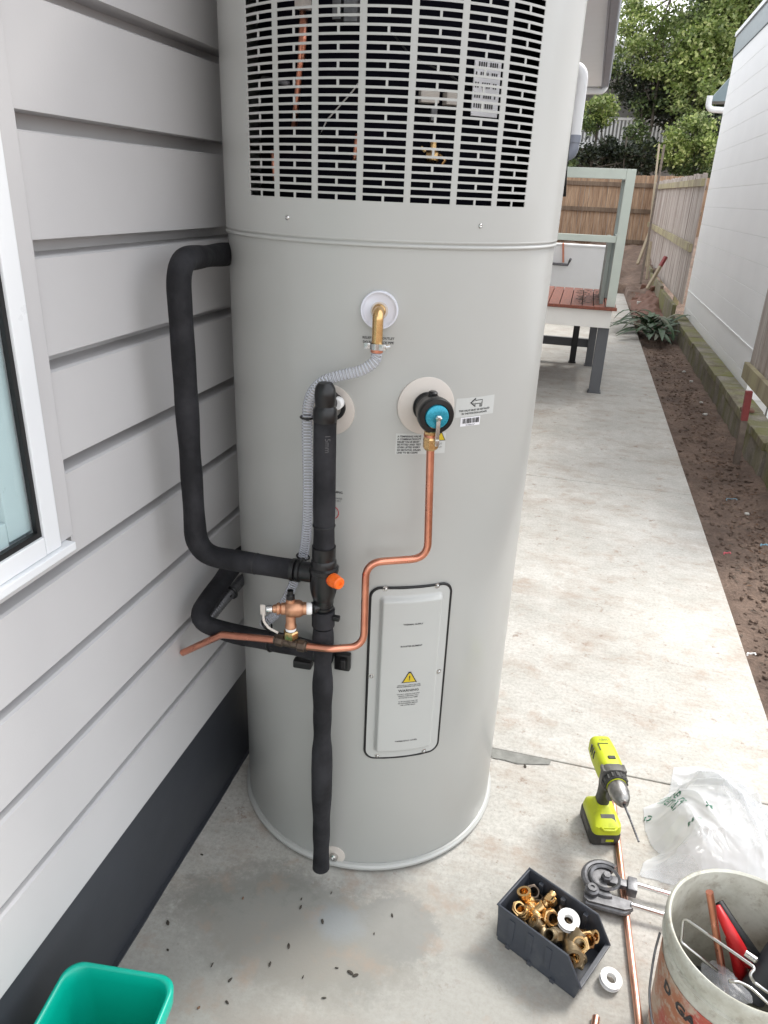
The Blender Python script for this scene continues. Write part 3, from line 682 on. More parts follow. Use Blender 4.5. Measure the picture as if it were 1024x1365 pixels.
# ------------------------------------------------------------------ FAR BUILDING AND TREES
fb = thing('far_house', 'dark distant house with white balcony railing behind the trees', 'house', (0, 27.5, 0))
bm = NB(); bb(bm, -3.5, 4.5, 27.5, 34, 0, 3.0); bb(bm, -3.5, 4.5, 29, 34, 3.0, 5.0); obj('wall', bm, 'far_house', fb)
bm = NB(); bb(bm, -3.5, 3.2, 26.2, 27.5, 3.0, 3.16); obj('balcony_floor', bm, 'far_white', fb)
for k in range(58):
    bm = NB(); x = -3.4+k*.11; bb(bm, x, x+.055, 26.22, 26.26, 3.16, 3.78); obj('baluster', bm, 'far_white', fb)
bm = NB(); bb(bm, -3.5, 3.2, 26.2, 26.28, 3.782, 3.85); obj('handrail', bm, 'far_white', fb)
for x in (-2, .2, 1.4): bm = NB(); bb(bm, x, x+.12, 26.3, 26.42, 0, 5.0); obj('post', bm, 'far_house', fb)
bm = NB(); prism(bm, [(-4.2, 5.0), (5.0, 5.0), (4.2, 5.8), (-3.4, 5.8)], (0, 26, 0), (1, 0, 0), (0, 0, 1), (0, 1, 0), 8.5); obj('roof', bm, 'far_white', fb)

def tree(name, lab, base, trunk_top, clumps, nleaf, ls, mats, seed, tr=.12, lean=0, group=None):
    """clumps: (centre, radii, material index)"""
    rr = random.Random(seed); t = thing(name, lab, 'tree', base, group)
    base, top = Vector(base), Vector(trunk_top); bm = NB()
    mid = base.lerp(top, .5)+Vector((rr.uniform(-.2, .2), 0, 0))
    tube(bm, [base, mid, top], lambda s: max(tr*(1-.12*s), tr*.3), 9, R=.8, step=.3)
    obj('trunk', bm, 'bark', t, smooth=True); bm = NB()
    for c, r, mi in clumps:
        c = Vector(c); a = base.lerp(top, rr.uniform(.45, 1)); m = a.lerp(c, .5)+Vector((rr.uniform(-.25, .25), rr.uniform(-.2, .2), -.15))
        tube(bm, [a, m, c], lambda s: max(tr*.35*(1-.25*s), .012), 6, R=.4, step=.25)
        for q in range(4):
            e = c+Vector((rr.gauss(0, .5)*r[0], rr.gauss(0, .5)*r[1], rr.gauss(0, .5)*r[2])); tube(bm, [m.lerp(c, .6), e], .010, 4)
    obj('branches', bm, 'bark', t)
    tot = sum(r[0]*r[1]*r[2] for c, r, m in clumps)
    by = {}
    for c, r, mi in clumps:
        b = by.setdefault(mi, NB()); n = int(nleaf*r[0]*r[1]*r[2]/tot); c = Vector(c)
        subs = []
        for s in range(max(6, n//45)):
            d = Vector((rr.gauss(0, 1), rr.gauss(0, 1), rr.gauss(0, 1))).normalized()*rr.uniform(.45, 1.0)
            subs.append(c+Vector((d.x*r[0], d.y*r[1], d.z*r[2])))
        for i in range(n):
            sc = subs[rr.randrange(len(subs))]; p = sc+Vector((rr.gauss(0, 1), rr.gauss(0, 1), rr.gauss(0, .8)))*.17*(r[0]+r[2])/2
            ax = (p-c+Vector((rr.gauss(0, .4), rr.gauss(0, .4), rr.gauss(0, .4))*1)).normalized() if False else Vector((rr.gauss(0, 1), rr.gauss(0, 1), rr.gauss(-.2, .7))).normalized()
            nn = (ax.orthogonal()).normalized(); nn.rotate(Matrix.Rotation(rr.random()*6.28, 3, ax)); s = ls*rr.uniform(.6, 1.2); w = s*.32; bi = ax.cross(nn)
            v = [b.verts.new(p), b.verts.new(p+ax*s*.5+nn*w+bi*w*.25), b.verts.new(p+ax*s), b.verts.new(p+ax*s*.5-nn*w+bi*w*.25)]
            b.faces.new(v)
    for mi, b in by.items(): obj('crown', b, mats[mi], t, recalc=False)
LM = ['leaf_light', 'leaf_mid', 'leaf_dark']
def cl(u, v, y, rx, rz, mi, ry=None): p = PY(u, v, y); return ((p.x, p.y, p.z), (rx, ry or rx, rz), mi)
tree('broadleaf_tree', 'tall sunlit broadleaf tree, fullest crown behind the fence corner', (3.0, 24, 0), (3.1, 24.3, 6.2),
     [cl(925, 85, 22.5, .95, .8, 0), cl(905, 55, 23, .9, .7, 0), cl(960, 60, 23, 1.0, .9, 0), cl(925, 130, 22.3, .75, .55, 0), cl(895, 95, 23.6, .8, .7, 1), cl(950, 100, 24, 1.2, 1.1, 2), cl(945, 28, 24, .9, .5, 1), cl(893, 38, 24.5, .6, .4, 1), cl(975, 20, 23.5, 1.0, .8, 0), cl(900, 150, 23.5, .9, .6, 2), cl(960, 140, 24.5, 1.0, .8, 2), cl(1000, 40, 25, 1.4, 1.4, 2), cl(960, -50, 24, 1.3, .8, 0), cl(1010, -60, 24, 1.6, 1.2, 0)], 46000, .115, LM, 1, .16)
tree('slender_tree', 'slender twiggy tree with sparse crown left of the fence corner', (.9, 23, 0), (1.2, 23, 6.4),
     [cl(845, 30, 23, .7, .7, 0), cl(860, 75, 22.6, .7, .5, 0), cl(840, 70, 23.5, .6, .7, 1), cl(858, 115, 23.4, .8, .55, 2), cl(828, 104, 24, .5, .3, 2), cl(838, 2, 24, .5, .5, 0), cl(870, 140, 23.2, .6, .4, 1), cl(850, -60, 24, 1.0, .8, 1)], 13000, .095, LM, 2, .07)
tree('young_tree', 'young yellow-green tree in front of the white balcony', (-.05, 21.6, .3), (-.1, 21.6, 3.6),
     [cl(800, 145, 21.4, .42, .36, 0), cl(785, 160, 21.5, .4, .3, 1), cl(812, 195, 21.5, .36, .3, 2), cl(850, 175, 22, .3, .3, 1)], 4500, .09, LM, 3, .04)
tree('leafy_shrub', 'bright leafy shrub just over the fence by the white wall', (2.5, 20.6, .3), (2.6, 20.6, 2.6),
     [cl(925, 175, 20.4, .55, .4, 0), cl(940, 200, 20.3, .5, .42, 0), cl(905, 200, 20.5, .5, .32, 0), cl(935, 225, 20.5, .55, .3, 1), cl(900, 218, 20.8, .4, .22, 1), cl(950, 180, 21, .6, .5, 2)], 9500, .09, LM, 4, .05)
tree('dark_tree', 'dark dense tree standing furthest back behind the others', (1.6, 30, 0), (1.6, 30, 5.5),
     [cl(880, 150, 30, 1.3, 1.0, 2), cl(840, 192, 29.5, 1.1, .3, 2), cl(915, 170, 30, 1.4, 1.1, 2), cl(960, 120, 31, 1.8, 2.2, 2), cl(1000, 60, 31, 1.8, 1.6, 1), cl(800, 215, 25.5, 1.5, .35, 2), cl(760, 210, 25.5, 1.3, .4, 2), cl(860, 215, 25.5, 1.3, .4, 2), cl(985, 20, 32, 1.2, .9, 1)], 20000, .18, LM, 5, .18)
tree('bare_shrub', 'dark thin-stemmed shrub behind the fence near the balcony', (.5, 21.2, .3), (.6, 21.2, 3.0),
     [cl(860, 205, 21.2, .5, .35, 2), cl(835, 205, 21.4, .5, .3, 2), cl(780, 205, 21.4, .5, .25, 2), cl(755, 215, 21.2, .4, .2, 1)], 2600, .11, LM, 6, .03)
# ================================================================== WATER HEATER
wh = thing('water_heater', 'tall pale grey cylindrical heat pump water heater with slotted top grille', 'water heater', (TC.x, TC.y, 0))
O3 = Vector((TC.x, TC.y, 0)); UP = Vector((0, 0, 1))
bm = NB(); lathe(bm, [(.325, .016), (TR, .024), (TR, 1.417)], O3, UP, 160); obj('tank_body', bm, 'tank_paint', wh, smooth=True, ang=40)
bm = NB(); lathe(bm, [(0, .006), (.334, .006), (.3375, .007), (.3395, .010), (.3390, .015), (.3345, .019), (.3345, .021), (.329, .022)], O3, UP, 160); obj('base_ring', bm, 'tank_paint', wh, smooth=True, ang=40)
bm = NB(); lathe(bm, [(0, 0), (.331, 0), (.331, .0059)], O3, UP, 96); obj('base_gap_shade', bm, 'black_rubber', wh)  # black disc: shade of the gap under the ring, put into colour
bm = NB(); lathe(bm, [(.328, 1.415), (.3335, 1.4165), (.3345, 1.419), (.3335, 1.4215), (.330, 1.423), (.3335, 1.425), (.334, 1.428), (.3325, 1.431)], O3, UP, 160); obj('seam_bead', bm, 'tank_paint', wh, smooth=True)
# slotted cowl: real holes
CR = .3322; ths = []; colr = []
for k in range(7):
    a = -124.4+13.24*k; b = a+11.4; m = (a+b)/2; colr.append((a, m-.33, m+.33, b))
brk = []
for a, m0, m1, b in colr: brk += [a, (a*2+m0)/3, (a+2*m0)/3, m0, m1, (2*m1+b)/3, (m1+2*b)/3, b]
x = colr[-1][3]+4; 
while x < 360-124.4-3: brk.append(x); x += 4
zs = [1.429]; rows = []
for i in range(40):
    zc = 1.4897+.01159*i; rows.append((zc-.0040, zc+.0040, i % 2)); zs += [zc-.0040, zc+.0040]
zs += [1.965]
bm = NB(); vv = [[bm.verts.new(cyl(rad(t), z, CR)) for z in zs] for t in brk]; nb_ = len(brk)
for i in range(nb_):
    j = (i+1) % nb_; a = brk[i]; b = brk[j] if j else brk[0]+360; tm = (a+b)/2
    inc = next((c for c in colr if c[0]-1e-6 <= a and b <= c[3]+1e-6), None)
    for k in range(len(zs)-1):
        if inc and k % 2 == 1 and k < 2*len(rows):
            split = (k//2) % 2 == 0
            if not (split and inc[1]-1e-6 <= a and b <= inc[2]+1e-6): continue
        bm.faces.new((vv[i][k], vv[j][k], vv[j][k+1], vv[i][k+1]))
g = obj('grille_cowl', bm, 'tank_paint', wh); md = g.modifiers.new('thick', 'SOLIDIFY'); md.thickness = .0014; md.offset = 1
me = bpy.data.meshes.new_from_object(g.evaluated_get(bpy.context.evaluated_depsgraph_get())); g.modifiers.clear(); g.data = me
me.polygons.foreach_set('use_smooth', [True]*len(me.polygons)); me.set_sharp_from_angle(angle=rad(35))
bm = NB(); lathe(bm, [(CR, 1.966), (CR-.004, 1.985), (CR-.03, 2.0), (0, 2.02)], O3, UP, 128); obj('top_cap', bm, 'tank_paint', wh, smooth=True)
bm = NB(); lathe(bm, [(0, 1.43), (.325, 1.43), (.325, 1.445), (.262, 1.447), (.262, 1.962), (.32, 1.964)], O3, UP, 96); obj('inner_backdrop', bm, 'dark_inner', wh, smooth=True, ang=40)  # near-black backdrop added so the hollow behind the slots looks dark
def inner(name, pts, r, mat, rr_=.298): bm = NB(); tube(bm, [PC(u, v, rr_) for u, v in pts], r, 10, R=.03); return obj(name, bm, mat, wh, smooth=True)
inner('refrigerant_pipe', [(404, 14), (401, 80), (392, 172)], .0052, 'copper')
inner('refrigerant_pipe', [(407, 20), (404, 82)], .0045, 'copper')
inner('refrigerant_pipe', [(364, 200), (367, 242)], .0045, 'copper')
inner('refrigerant_pipe', [(477, 178), (473, 216)], .0045, 'copper')
inner('wire', [(428, 178), (436, 160), (470, 122), (486, 100)], .0017, 'steel')
inner('wire', [(520, 40), (548, 75), (600, 100), (640, 130)], .0015, 'black_rubber', .29)
inner('wire', [(350, 104), (372, 108), (385, 112)], .004, 'steel_dull', .30)
def ibox(name, u, v, w, h, mat, d=.02, r=.29):
    P = PC(u, v, r); n = Vector((P.x-TC.x, P.y-TC.y, 0)).normalized(); R = Matrix((UP.cross(n), n, UP)).transposed(); bm = NB(); box(bm, P, (w, d, h), R, .001); return obj(name, bm, mat, wh)
ibox('spec_sticker', 648, 118, .050, .080, 'sticker_white', .003, .305)
P0 = PC(648, 118, .307)
bm = NB(); th0 = th_of(P0)
for i in range(5):
    for j in range(10):
        if (i*7+j*3) % 5 == 0: continue
        z = P0.z+.028-.014*i; t = th0+(-.021+.0042*j)/.307
        a, b = cyl(t, z, .3075), cyl(t+.0026/.307, z, .3075)
        bm.faces.new([bm.verts.new(p) for p in (a, b, b+Vector((0, 0, .008)), a+Vector((0, 0, .008)))])
obj('printed_codes', bm, 'ink', wh)
ibox('relay_block', 572, 128, .030, .020, 'disc_cream', .02, .28); ibox('relay_block', 603, 132, .026, .018, 'disc_cream', .02, .28); ibox('relay_foot', 578, 152, .010, .020, 'steel_dull', .01, .285)
ibox('control_block', 452, 12, .014, .03, 'steel_dull'); ibox('control_block', 470, 14, .022, .032, 'steel_dull'); ibox('control_block', 404, 6, .018, .014, 'disc_cream')
P = PC(577, 206, .295); bm = NB(); cylr(bm, P+Vector((-.010, 0, -.003)), P+Vector((.010, 0, -.003)), .009, bev=.002); cylr(bm, P, P+Vector((0, 0, .02)), .0055, bev=.001); tube(bm, [P+Vector((.012, 0, 0)), P+Vector((.022, -.004, -.008)), P+Vector((.016, -.004, -.016))], .0025, 8)
tube(bm, [P+Vector((-.012, 0, .004)), P+Vector((-.020, 0, .010))], .0028, 8); obj('service_valve', bm, 'brass', wh, smooth=True, ang=45)
def screw(u, v, r=TR, s=.0042, head=.004):
    P = PC(u, v, r); n = Vector((P.x-TC.x, P.y-TC.y, 0)).normalized(); bm = NB()
    lathe(bm, [(s*1.5, -.001), (s*1.5, .0006), (s, .001), (s*.92, head*.7), (s*.5, head), (0, head*.9)], P, n, 14); obj('screw', bm, 'steel', wh, smooth=True, ang=45)
screw(384, 290, CR); screw(640, 301, CR)
# ---- access cover
def sdf(x, y, hw, hh, r): qx, qy = abs(x)-hw+r, abs(y)-hh+r; return math.hypot(max(qx, 0), max(qy, 0))+min(max(qx, qy), 0)-r
cTL, cTR, cBR, cBL = PC(497, 783), PC(600, 775), PC(583, 1000), PC(484, 1005)
th_c = (th_of(cTL)+th_of(cTR)+th_of(cBR)+th_of(cBL))/4; zc = (cTL.z+cTR.z+cBR.z+cBL.z)/4
HW = (th_of(cTR)-th_of(cTL)+th_of(cBR)-th_of(cBL))/4*TR; HH = (cTL.z+cTR.z-cBR.z-cBL.z)/4; 
CW, CH = HW-.0015, HH-.0015
def cover_h(x, y):
    d = -sdf(x, y, CW, CH, .02); e = -sdf(x, y-.001, CW-.0165, CH-.017, .010); t = min(max(e/.009, 0), 1); return .0035+.0125*(t*t*(3-2*t))
def on_cover(x, y, off=0): return cyl(th_c+x/TR, zc+y, TR+cover_h(x, y)+off)
bm = NB(); grid(bm, lambda u, v: on_cover((u*2-1)*CW, (v*2-1)*CH), 90, 170, lambda u, v: sdf((u*2-1)*CW, (v*2-1)*CH, CW, CH, .02) < 0)
obj('access_cover', bm, 'cover_paint', wh, smooth=True)
def rrect(hw, hh, r, n=8):
    o = []
    for cx, cy, a0 in ((hw-r, hh-r, 0), (-hw+r, hh-r, 90), (-hw+r, -hh+r, 180), (hw-r, -hh+r, 270)):
        for i in range(n+1): a = rad(a0+90*i/n); o.append((cx+r*math.cos(a), cy+r*math.sin(a)))
    return o
loop = rrect(HW, HH, .022); pts = []
for i, (x, y) in enumerate(loop):
    x2, y2 = loop[(i+1) % len(loop)]
    for s in range(6): pts.append(cyl(th_c+(x+(x2-x)*s/6)/TR, zc+y+(y2-y)*s/6, TR+.002))
bm = NB(); tube(bm, pts+[pts[0]], lambda s: .0030+.0005*noise.noise(Vector((s*30, 0, 0))), 8, caps=False); obj('cover_gasket', bm, 'black_rubber', wh, smooth=True)
for u, v in ((514, 785), (583, 781), (495, 901), (585, 895), (503, 1007), (565, 1001)): screw(u, v, TR+.0035, .0038, .004)
def label(name, lines, size, x, y, mat='ink', gap=1.25, on=on_cover, off=.0006, align='CENTER', bold=.0):
    bm = mapbm(textbm(lines, size, align, gap, bold), lambda a, b: on(x+a, y+b, off)); return obj(name, bm, mat, wh, recalc=False)
def tri(bm, on, x, y, s, off, r0=1.0): 
    bm.faces.new([bm.verts.new(on(x+a*s*r0, y+b*s*r0, off)) for a, b in ((-.58, -.42), (.58, -.42), (.5, -.3), (.08, .56), (-.08, .56), (-.5, -.3))])
label('terminal_print', ['THERMAL SUPPLY'], .0050, .002, CH-.078, bold=.00012)
label('booster_print', ['BOOSTER ELEMENT'], .0050, .001, CH-.130, bold=.00012)
label('thermostat_print', ['THERMOSTAT COVER'], .0048, .002, -CH+.052, bold=.0001)
bm = NB(); tri(bm, on_cover, .001, .006, .028, .0007); obj('warning_border', bm, 'ink', wh, recalc=False)
bm = NB(); tri(bm, on_cover, .001, .0058, .028, .0011, .80); obj('warning_triangle', bm, 'sign_yellow', wh, recalc=False)
label('exclamation_mark', ['!'], .016, .001, .001, off=.0015, bold=.0003)
label('warning_print', ['ISOLATE ALL SUPPLY CIRCUITS', 'BEFORE REMOVING THIS COVER'], .0034, .001, -.013, gap=1.15, bold=.00006)
label('warning_print', ['WARNING'], .0088, .001, -.0285, bold=.0001)
label('warning_print', ['DO NOT OPERATE THIS UNIT', 'UNLESS COMPLETELY FULL', 'OF WATER AT ALL TIMES', '', 'TO BE SERVICED ONLY BY', 'AN AUTHORISED PERSON', 'USE COPPER LEADS'], .0035, .001, -.036, gap=1.35, bold=.00006)
# ---- prints on the tank wall
def on_tank(P): t0 = th_of(P); return lambda x, y, o=0: cyl(t0+x/TR, P.z+y, TR+o)
OT = on_tank(PC(633, 546))
def tlabel(name, lines, size, x, y, on, **k): return label(name, lines, size, x, y, on=on, **k)
def sheet(name, on, x0, x1, y0, y1, mat, off=.0003): bm = NB(); grid(bm, lambda u, v: on(x0+(x1-x0)*u, y0+(y1-y0)*v, off), 12, 2); return obj(name, bm, mat, wh, smooth=True)
sheet('clear_sticker', OT, -.042, .046, -.012, .024, 'sticker')
bm = mapbm(prism(NB(), [(-.018, 0), (-.006, .009), (-.006, .0045), (.010, .0045), (.010, -.009), (.004, -.009), (.004, -.003), (-.006, -.003), (-.006, -.009)], (0, 0, 0), (1, 0, 0), (0, 1, 0), (0, 0, 1), .0001), lambda a, b: OT(a+.006, b+.014, .0008)); obj('arrow_print', bm, 'ink', wh)
bm = mapbm(prism(NB(), [(-.0155, 0), (-.0073, .0062), (-.0073, .0032), (.0086, .0032), (.0086, -.0076), (.0053, -.0076), (.0053, -.0018), (-.0073, -.0018), (-.0073, -.0062)], (0, 0, 0), (1, 0, 0), (0, 1, 0), (0, 0, 1), .0001), lambda a, b: OT(a+.006, b+.014, .0012)); obj('arrow_print', bm, 'sticker', wh)
tlabel('valve_print', ['THIS VALVE MUST BE INSTALLED', 'IN THE POSITION SHOWN'], .0048, .0, -.0015, OT, gap=1.2, off=.0009, bold=.0001)
sheet('barcode_sticker', OT, -.030, .014, -.030, -.013, 'sticker_white', .0006)
bm = NB(); xx = -.026; rr = random.Random(3)
while xx < .010:
    w = rr.choice((.0006, .0012, .0018)); bm.faces.new([bm.verts.new(OT(a, b, .0012)) for a, b in ((xx, -.0245), (xx+w, -.0245), (xx+w, -.0150), (xx, -.0150))]); xx += w+rr.choice((.0006, .0010, .0014))
obj('barcode', bm, 'ink', wh, recalc=False); tlabel('barcode_print', ['0104562337'], .0040, -.008, -.0290, OT, off=.0012)
OL = on_tank(PC(530, 582))
sheet('clear_sticker', OL, -.003, .092, -.034, .006, 'sticker')
for k, s in enumerate(['A TEMPERING VALVE', 'A COMBINATION PT', 'RELIEF VALVE MUST', 'BE FITTED AND TEST', 'LEVER LIFTED EVERY', 'SIX MONTHS. DRAIN', 'LINE TO BE CLEAR']):
    tlabel('fitting_print', [s], .0047, .0, -.001-.0052*k, OL, align='LEFT', off=.0009, bold=.00014)
bm = NB(); tri(bm, OL, .082, -.002, .017, .0009); obj('warning_border', bm, 'ink', wh, recalc=False)
bm = NB(); tri(bm, OL, .082, -.0022, .017, .0013, .78); obj('warning_triangle', bm, 'sign_yellow', wh, recalc=False)
tlabel('fitting_print', ['HOT', 'OUT'], .0050, .080, -.017, OL, off=.0009)
OV = on_tank(PC(503, 452)); tlabel('overflow_print', ['RELIEF VALVE OUTLET', 'DO NOT BLOCK PIPE'], .0056, .002, .0, OV, off=.0006, gap=1.3, bold=.00012)
OWr = on_tank(PC(447, 657)); tlabel('side_print', ['WARNING'], .0066, -.001, .0, OWr, bold=.0001); tlabel('side_print', ['HOT WATER', 'OVER 50 C'], .0042, .002, -.012, OWr, gap=1.2)
bm = NB(); OR = on_tank(PC(444, 683)); tube(bm, [OR(.0115*math.cos(t*math.pi/12), .0125*math.sin(t*math.pi/12), .0004) for t in range(25)], .0009, 5, caps=False); obj('red_ring_print', bm, 'ink_red', wh)
# ---- ports
def nrm(P): return Vector((P.x-TC.x, P.y-TC.y, 0)).normalized()
def port(name, u, v, prof, mat, seg=48):
    P = PC(u, v); bm = NB(); lathe(bm, prof, P-nrm(P)*.0035, nrm(P), seg); return obj(name, bm, mat, wh, smooth=True, ang=40), P
port('port_disc', 568, 541, [(.053, -.002), (.053, .0045), (.051, .0058), (.0, .0062)], 'disc_cream')
port('port_disc', 440, 546, [(.047, -.002), (.047, .0045), (.045, .0055), (0, .006)], 'disc_cream')
port('port_ring', 444, 541, [(.0255, .005), (.0255, .012), (.019, .013), (.019, .006)], 'black_rubber')
port('port_disc', 446, 1139, [(.026, -.002), (.026, .0045), (.024, .0055), (0, .006)], 'disc_cream')
port('drain_plug', 446, 1140, [(.010, .006), (.010, .014), (.006, .016), (.006, .010), (0, .010)], 'steel', 12)
port('overflow_cup', 506, 413, [(.031, -.002), (.0325, .006), (.0315, .011), (.0295, .011), (.027, .006), (.0245, .0045), (0, .0045)], 'disc_white')
port('overflow_washer', 506, 414, [(.0150, .004), (.0148, .008), (.010, .009), (.010, .005)], 'disc_cream')

# ================================================================== PIPEWORK
def wob(r, a=.0006, f=14, s0=0): return lambda s: r+a*noise.noise(Vector((s*f+s0, s0, 0)))*1.6
# brass overflow elbow
P = PC(506, 413); n = nrm(P); E1 = P+n*.034
oe = thing('overflow_elbow', 'small brass elbow with steel clamp in the white overflow cup', 'pipe fitting', tuple(P))
bm = NB(); tube(bm, [P-n*.002, E1, E1-UP*.052], .0092, 18, R=.012); lathe(bm, [(.0, -.002), (.0105, -.002), (.0115, .002), (.0115, .010), (.0095, .012)], P+n*.004, n, 24); obj('elbow_body', bm, 'brass', oe, smooth=True, ang=45)
bm = NB(); lathe(bm, [(.0098, 0), (.0108, .001), (.0108, .013), (.0098, .014)], E1-UP*.052, -UP, 24); obj('spigot', bm, 'copper', oe, smooth=True, ang=40)
bm = NB(); H0 = E1-UP*.056; lathe(bm, [(.0110, -.004), (.0124, -.004), (.0124, .006), (.0110, .006)], H0, UP, 28)
box(bm, H0+Vector((.012, -.007, .001)), (.012, .008, .011), None, .001); cylr(bm, H0+Vector((.012, -.008, .001)), H0+Vector((.024, -.004, .003)), .0035, seg=8)
box(bm, H0+Vector((-.016, -.003, .001)), (.010, .005, .010), None, .001); obj('hose_clamp', bm, 'steel', oe, smooth=True, ang=30)
# clear ribbed drain hose
def rib(r): return lambda s: r*(1+.045*(1 if math.sin(s*2*math.pi/.0058) > .1 else -1))
hp = [H0+UP*.004, H0-UP*.018]+[PC(u, v, r) for u, v, r in ((500, 482, .368), (484, 494, .372), (455, 500, .377), (428, 508, .385), (411, 530, .378), (409, 570, .372), (411, 640, .372), (410, 700, .370), (406, 735, .358), (398, 760, .350), (386, 792, .352), (370, 818, .358), (350, 833, .365))]
hose = thing('drain_hose', 'clear ribbed drain hose curving from the overflow elbow down behind the black riser', 'hose', tuple(hp[0]))
def smoothp(p, it=2):
    for _ in range(it):
        q = [p[0]]
        for a, b in zip(p, p[1:]): q += [a.lerp(b, .25), a.lerp(b, .75)]
        p = q+[p[-1]]
    return p
bm = NB(); tube(bm, smoothp(hp, 3), rib(.0095), 16, step=.0011, caps=False); obj('hose_wall', bm, 'clear_hose', hose, smooth=True)
bm = NB(); sp = resample(smoothp(hp, 3), .0058)
for p, q in zip(sp[1:-1], sp[2:]):
    R = frame_z(q-p); tube(bm, [p+R@Vector((.0086*math.cos(t), .0086*math.sin(t), 0)) for t in [i*math.pi/5 for i in range(11)]], .0006, 5, caps=False)
obj('spiral_wire', bm, 'disc_white', hose, smooth=True)
def tie(u, v, r, R_, ax, parent, s=.0019, tail=None):
    P = PC(u, v, r) if not isinstance(u, Vector) else u; R = frame_z(ax); bm = NB()
    tube(bm, [P+R@Vector((R_*math.cos(t), R_*math.sin(t), 0)) for t in [i*math.pi/10 for i in range(21)]], s, 6, caps=False)
    h = P+R@Vector((R_*.3, -R_, 0)); box(bm, P+Vector((R_*.4, -R_*1.0, 0)), (.006, .006, .005), None, .0008)
    if tail: tube(bm, [P+Vector((R_*.4, -R_*1.0, 0)), P+Vector((R_*.4, -R_*1.0, 0))+Vector(tail)], .0016, 5)
    return obj('zip_tie', bm, 'black_plastic', parent, smooth=True, ang=40)
tie(410, 556, .374, .0125, (0, 0, 1), hose, tail=(-.010, -.004, .002)); tie(404, 742, .356, .0125, (.25, 0, 1), hose, tail=(-.012, -.004, .007)); tie(356, 832, .365, .0130, (1, 0, 1), hose, s=.0024, tail=(0, 0, .012))
# insulated riser
RP = PC(433, 600, .397); RPx, RPy = RP.x, RP.y
def rz(v): return PC(432, v, .397).z
ri = thing('insulated_riser', 'vertical black foam covered pipe standing against the front of the water heater', 'pipe', (RPx, RPy, rz(1160)))
def vseg(name, z0, z1, r, mat='foam', par=ri, wv=.0006, x=RPx, y=RPy):
    bm = NB(); tube(bm, [(x, y, z1), (x, y, z0)], (lambda s: r+wv*2*noise.noise(Vector((s*16, z0*9, 0)))), 28, step=.012); return obj(name, bm, mat, par, smooth=True, ang=50)
vseg('foam_sleeve', rz(728), rz(556), .0203); vseg('foam_sleeve', rz(1158), rz(836), .0200, wv=.0022); vseg('foam_collar', rz(834), rz(812), .0232)
lz = textbm(['15mm'], .013, 'LEFT'); mapbm(lz, lambda a, b: Vector((RPx+.0208*math.sin(.35+b/.02), RPy-.0208*math.cos(.35+b/.02), rz(575)-a))); obj('sleeve_print', lz, 'ink_grey', ri, recalc=False)
bm = NB(); zt_ = rz(560); lathe(bm, [(0, -.002), (.0205, -.002), (.0215, .004), (.0205, .020), (.0170, .026), (.0180, .030), (.0188, .046), (.0170, .058), (.0120, .066), (0, .068)], (RPx, RPy, zt_), UP, 32); obj('elbow_cap', bm, 'black_plastic', ri, smooth=True, ang=35)
PH = PC(442, 541, .335); bm = NB(); cylr(bm, (RPx, RPy, zt_+.022), Vector((PH.x, PH.y, zt_+.022)), .0155, bev=.002); obj('port_branch', bm, 'black_rubber', ri, smooth=True, ang=40)
PS = PC(452, 536, .345); bm = NB(); cylr(bm, PS, PS+nrm(PS)*.016, .011, bev=.002); obj('ptfe_wrap', bm, 'ptfe', ri, smooth=True, ang=40)
# tempering valve body in the riser
tv = thing('mixing_valve', 'black multi-collared valve body with bright orange plug in the middle of the riser', 'valve', (RPx, RPy, rz(766)))
a0, a1 = rz(812), rz(728); Lb = a1-a0
bm = NB(); lathe(bm, [(0, 0), (.0185, 0), (.0195, .002), (.0195, .008), (.0175, .009), (.0175, .014), (.0200, .016), (.0200, .024), (.0215, .027), (.0245, .038), (.0262, .048), (.0262, .082), (.0285, .084), (.0285, .092), (.0240, .095), (.0240, .106), (.0215, .110), (.0225, .113), (.0225, Lb), (0, Lb)], (RPx, RPy, a0), UP, 40); obj('valve_body', bm, 'black_plastic', tv, smooth=True, ang=35)
TZ = rz(766); d = Vector((.80, -.58, .06)).normalized(); p0 = Vector((RPx, RPy, TZ))+d*.020
bm = NB(); lathe(bm, [(.0115, 0), (.0118, .006), (.0105, .007)], p0, d, 20); obj('port_seal', bm, 'tool_red', tv, smooth=True, ang=40)
bm = NB(); lathe(bm, [(0, .006), (.0122, .006), (.0135, .009), (.0130, .020), (.0120, .024), (.0118, .030), (.0095, .0325), (.004, .0325), (.0035, .030), (0, .030)], p0, d, 14); obj('orange_plug', bm, 'orange_plug', tv, smooth=True, ang=35)
cb = Vector((RPx, RPy, rz(819))); dc = Vector((.95, -.2, 0)); bm = NB(); box(bm, cb+dc*.030, (.014, .010, .010), None, .002); tube(bm, [cb+dc*.022, cb+dc*.034], .003, 6); obj('clamp_lug', bm, 'black_plastic', tv)
# upper insulated loop
A = PX(306, 338, -.688); B = PX(236, 346, -.662); C_ = PX(254, 746, -.662); C_ = Vector((B.x, B.y, TZ-.002)); D = Vector((RPx-.022, RPy, TZ))
up = thing('insulated_loop_pipe', 'thick black foam pipe looping from behind the heater top down to the orange plug valve', 'pipe', tuple(B))
bm = NB(); tube(bm, [Vector((-.60, 1.50, A.z)), Vector((-.685, 1.44, A.z)), A.lerp(B, .35)+Vector((.0, 0, .0)), B, C_, D-Vector((.034, 0, 0))], wob(.0208, .0019, 11, 3), 28, R=.052, step=.008, n=12); obj('foam_sleeve', bm, 'foam', up, smooth=True, ang=60)
bm = NB(); lathe(bm, [(0, 0), (.0222, 0), (.0228, .004), (.0222, .008), (.0190, .009), (.0225, .013), (.0225, .019), (.0195, .021), (.0195, .044)], D-Vector((.042, 0, 0)), D-C_, 30); obj('union_collar', bm, 'black_plastic', up, smooth=True, ang=35)
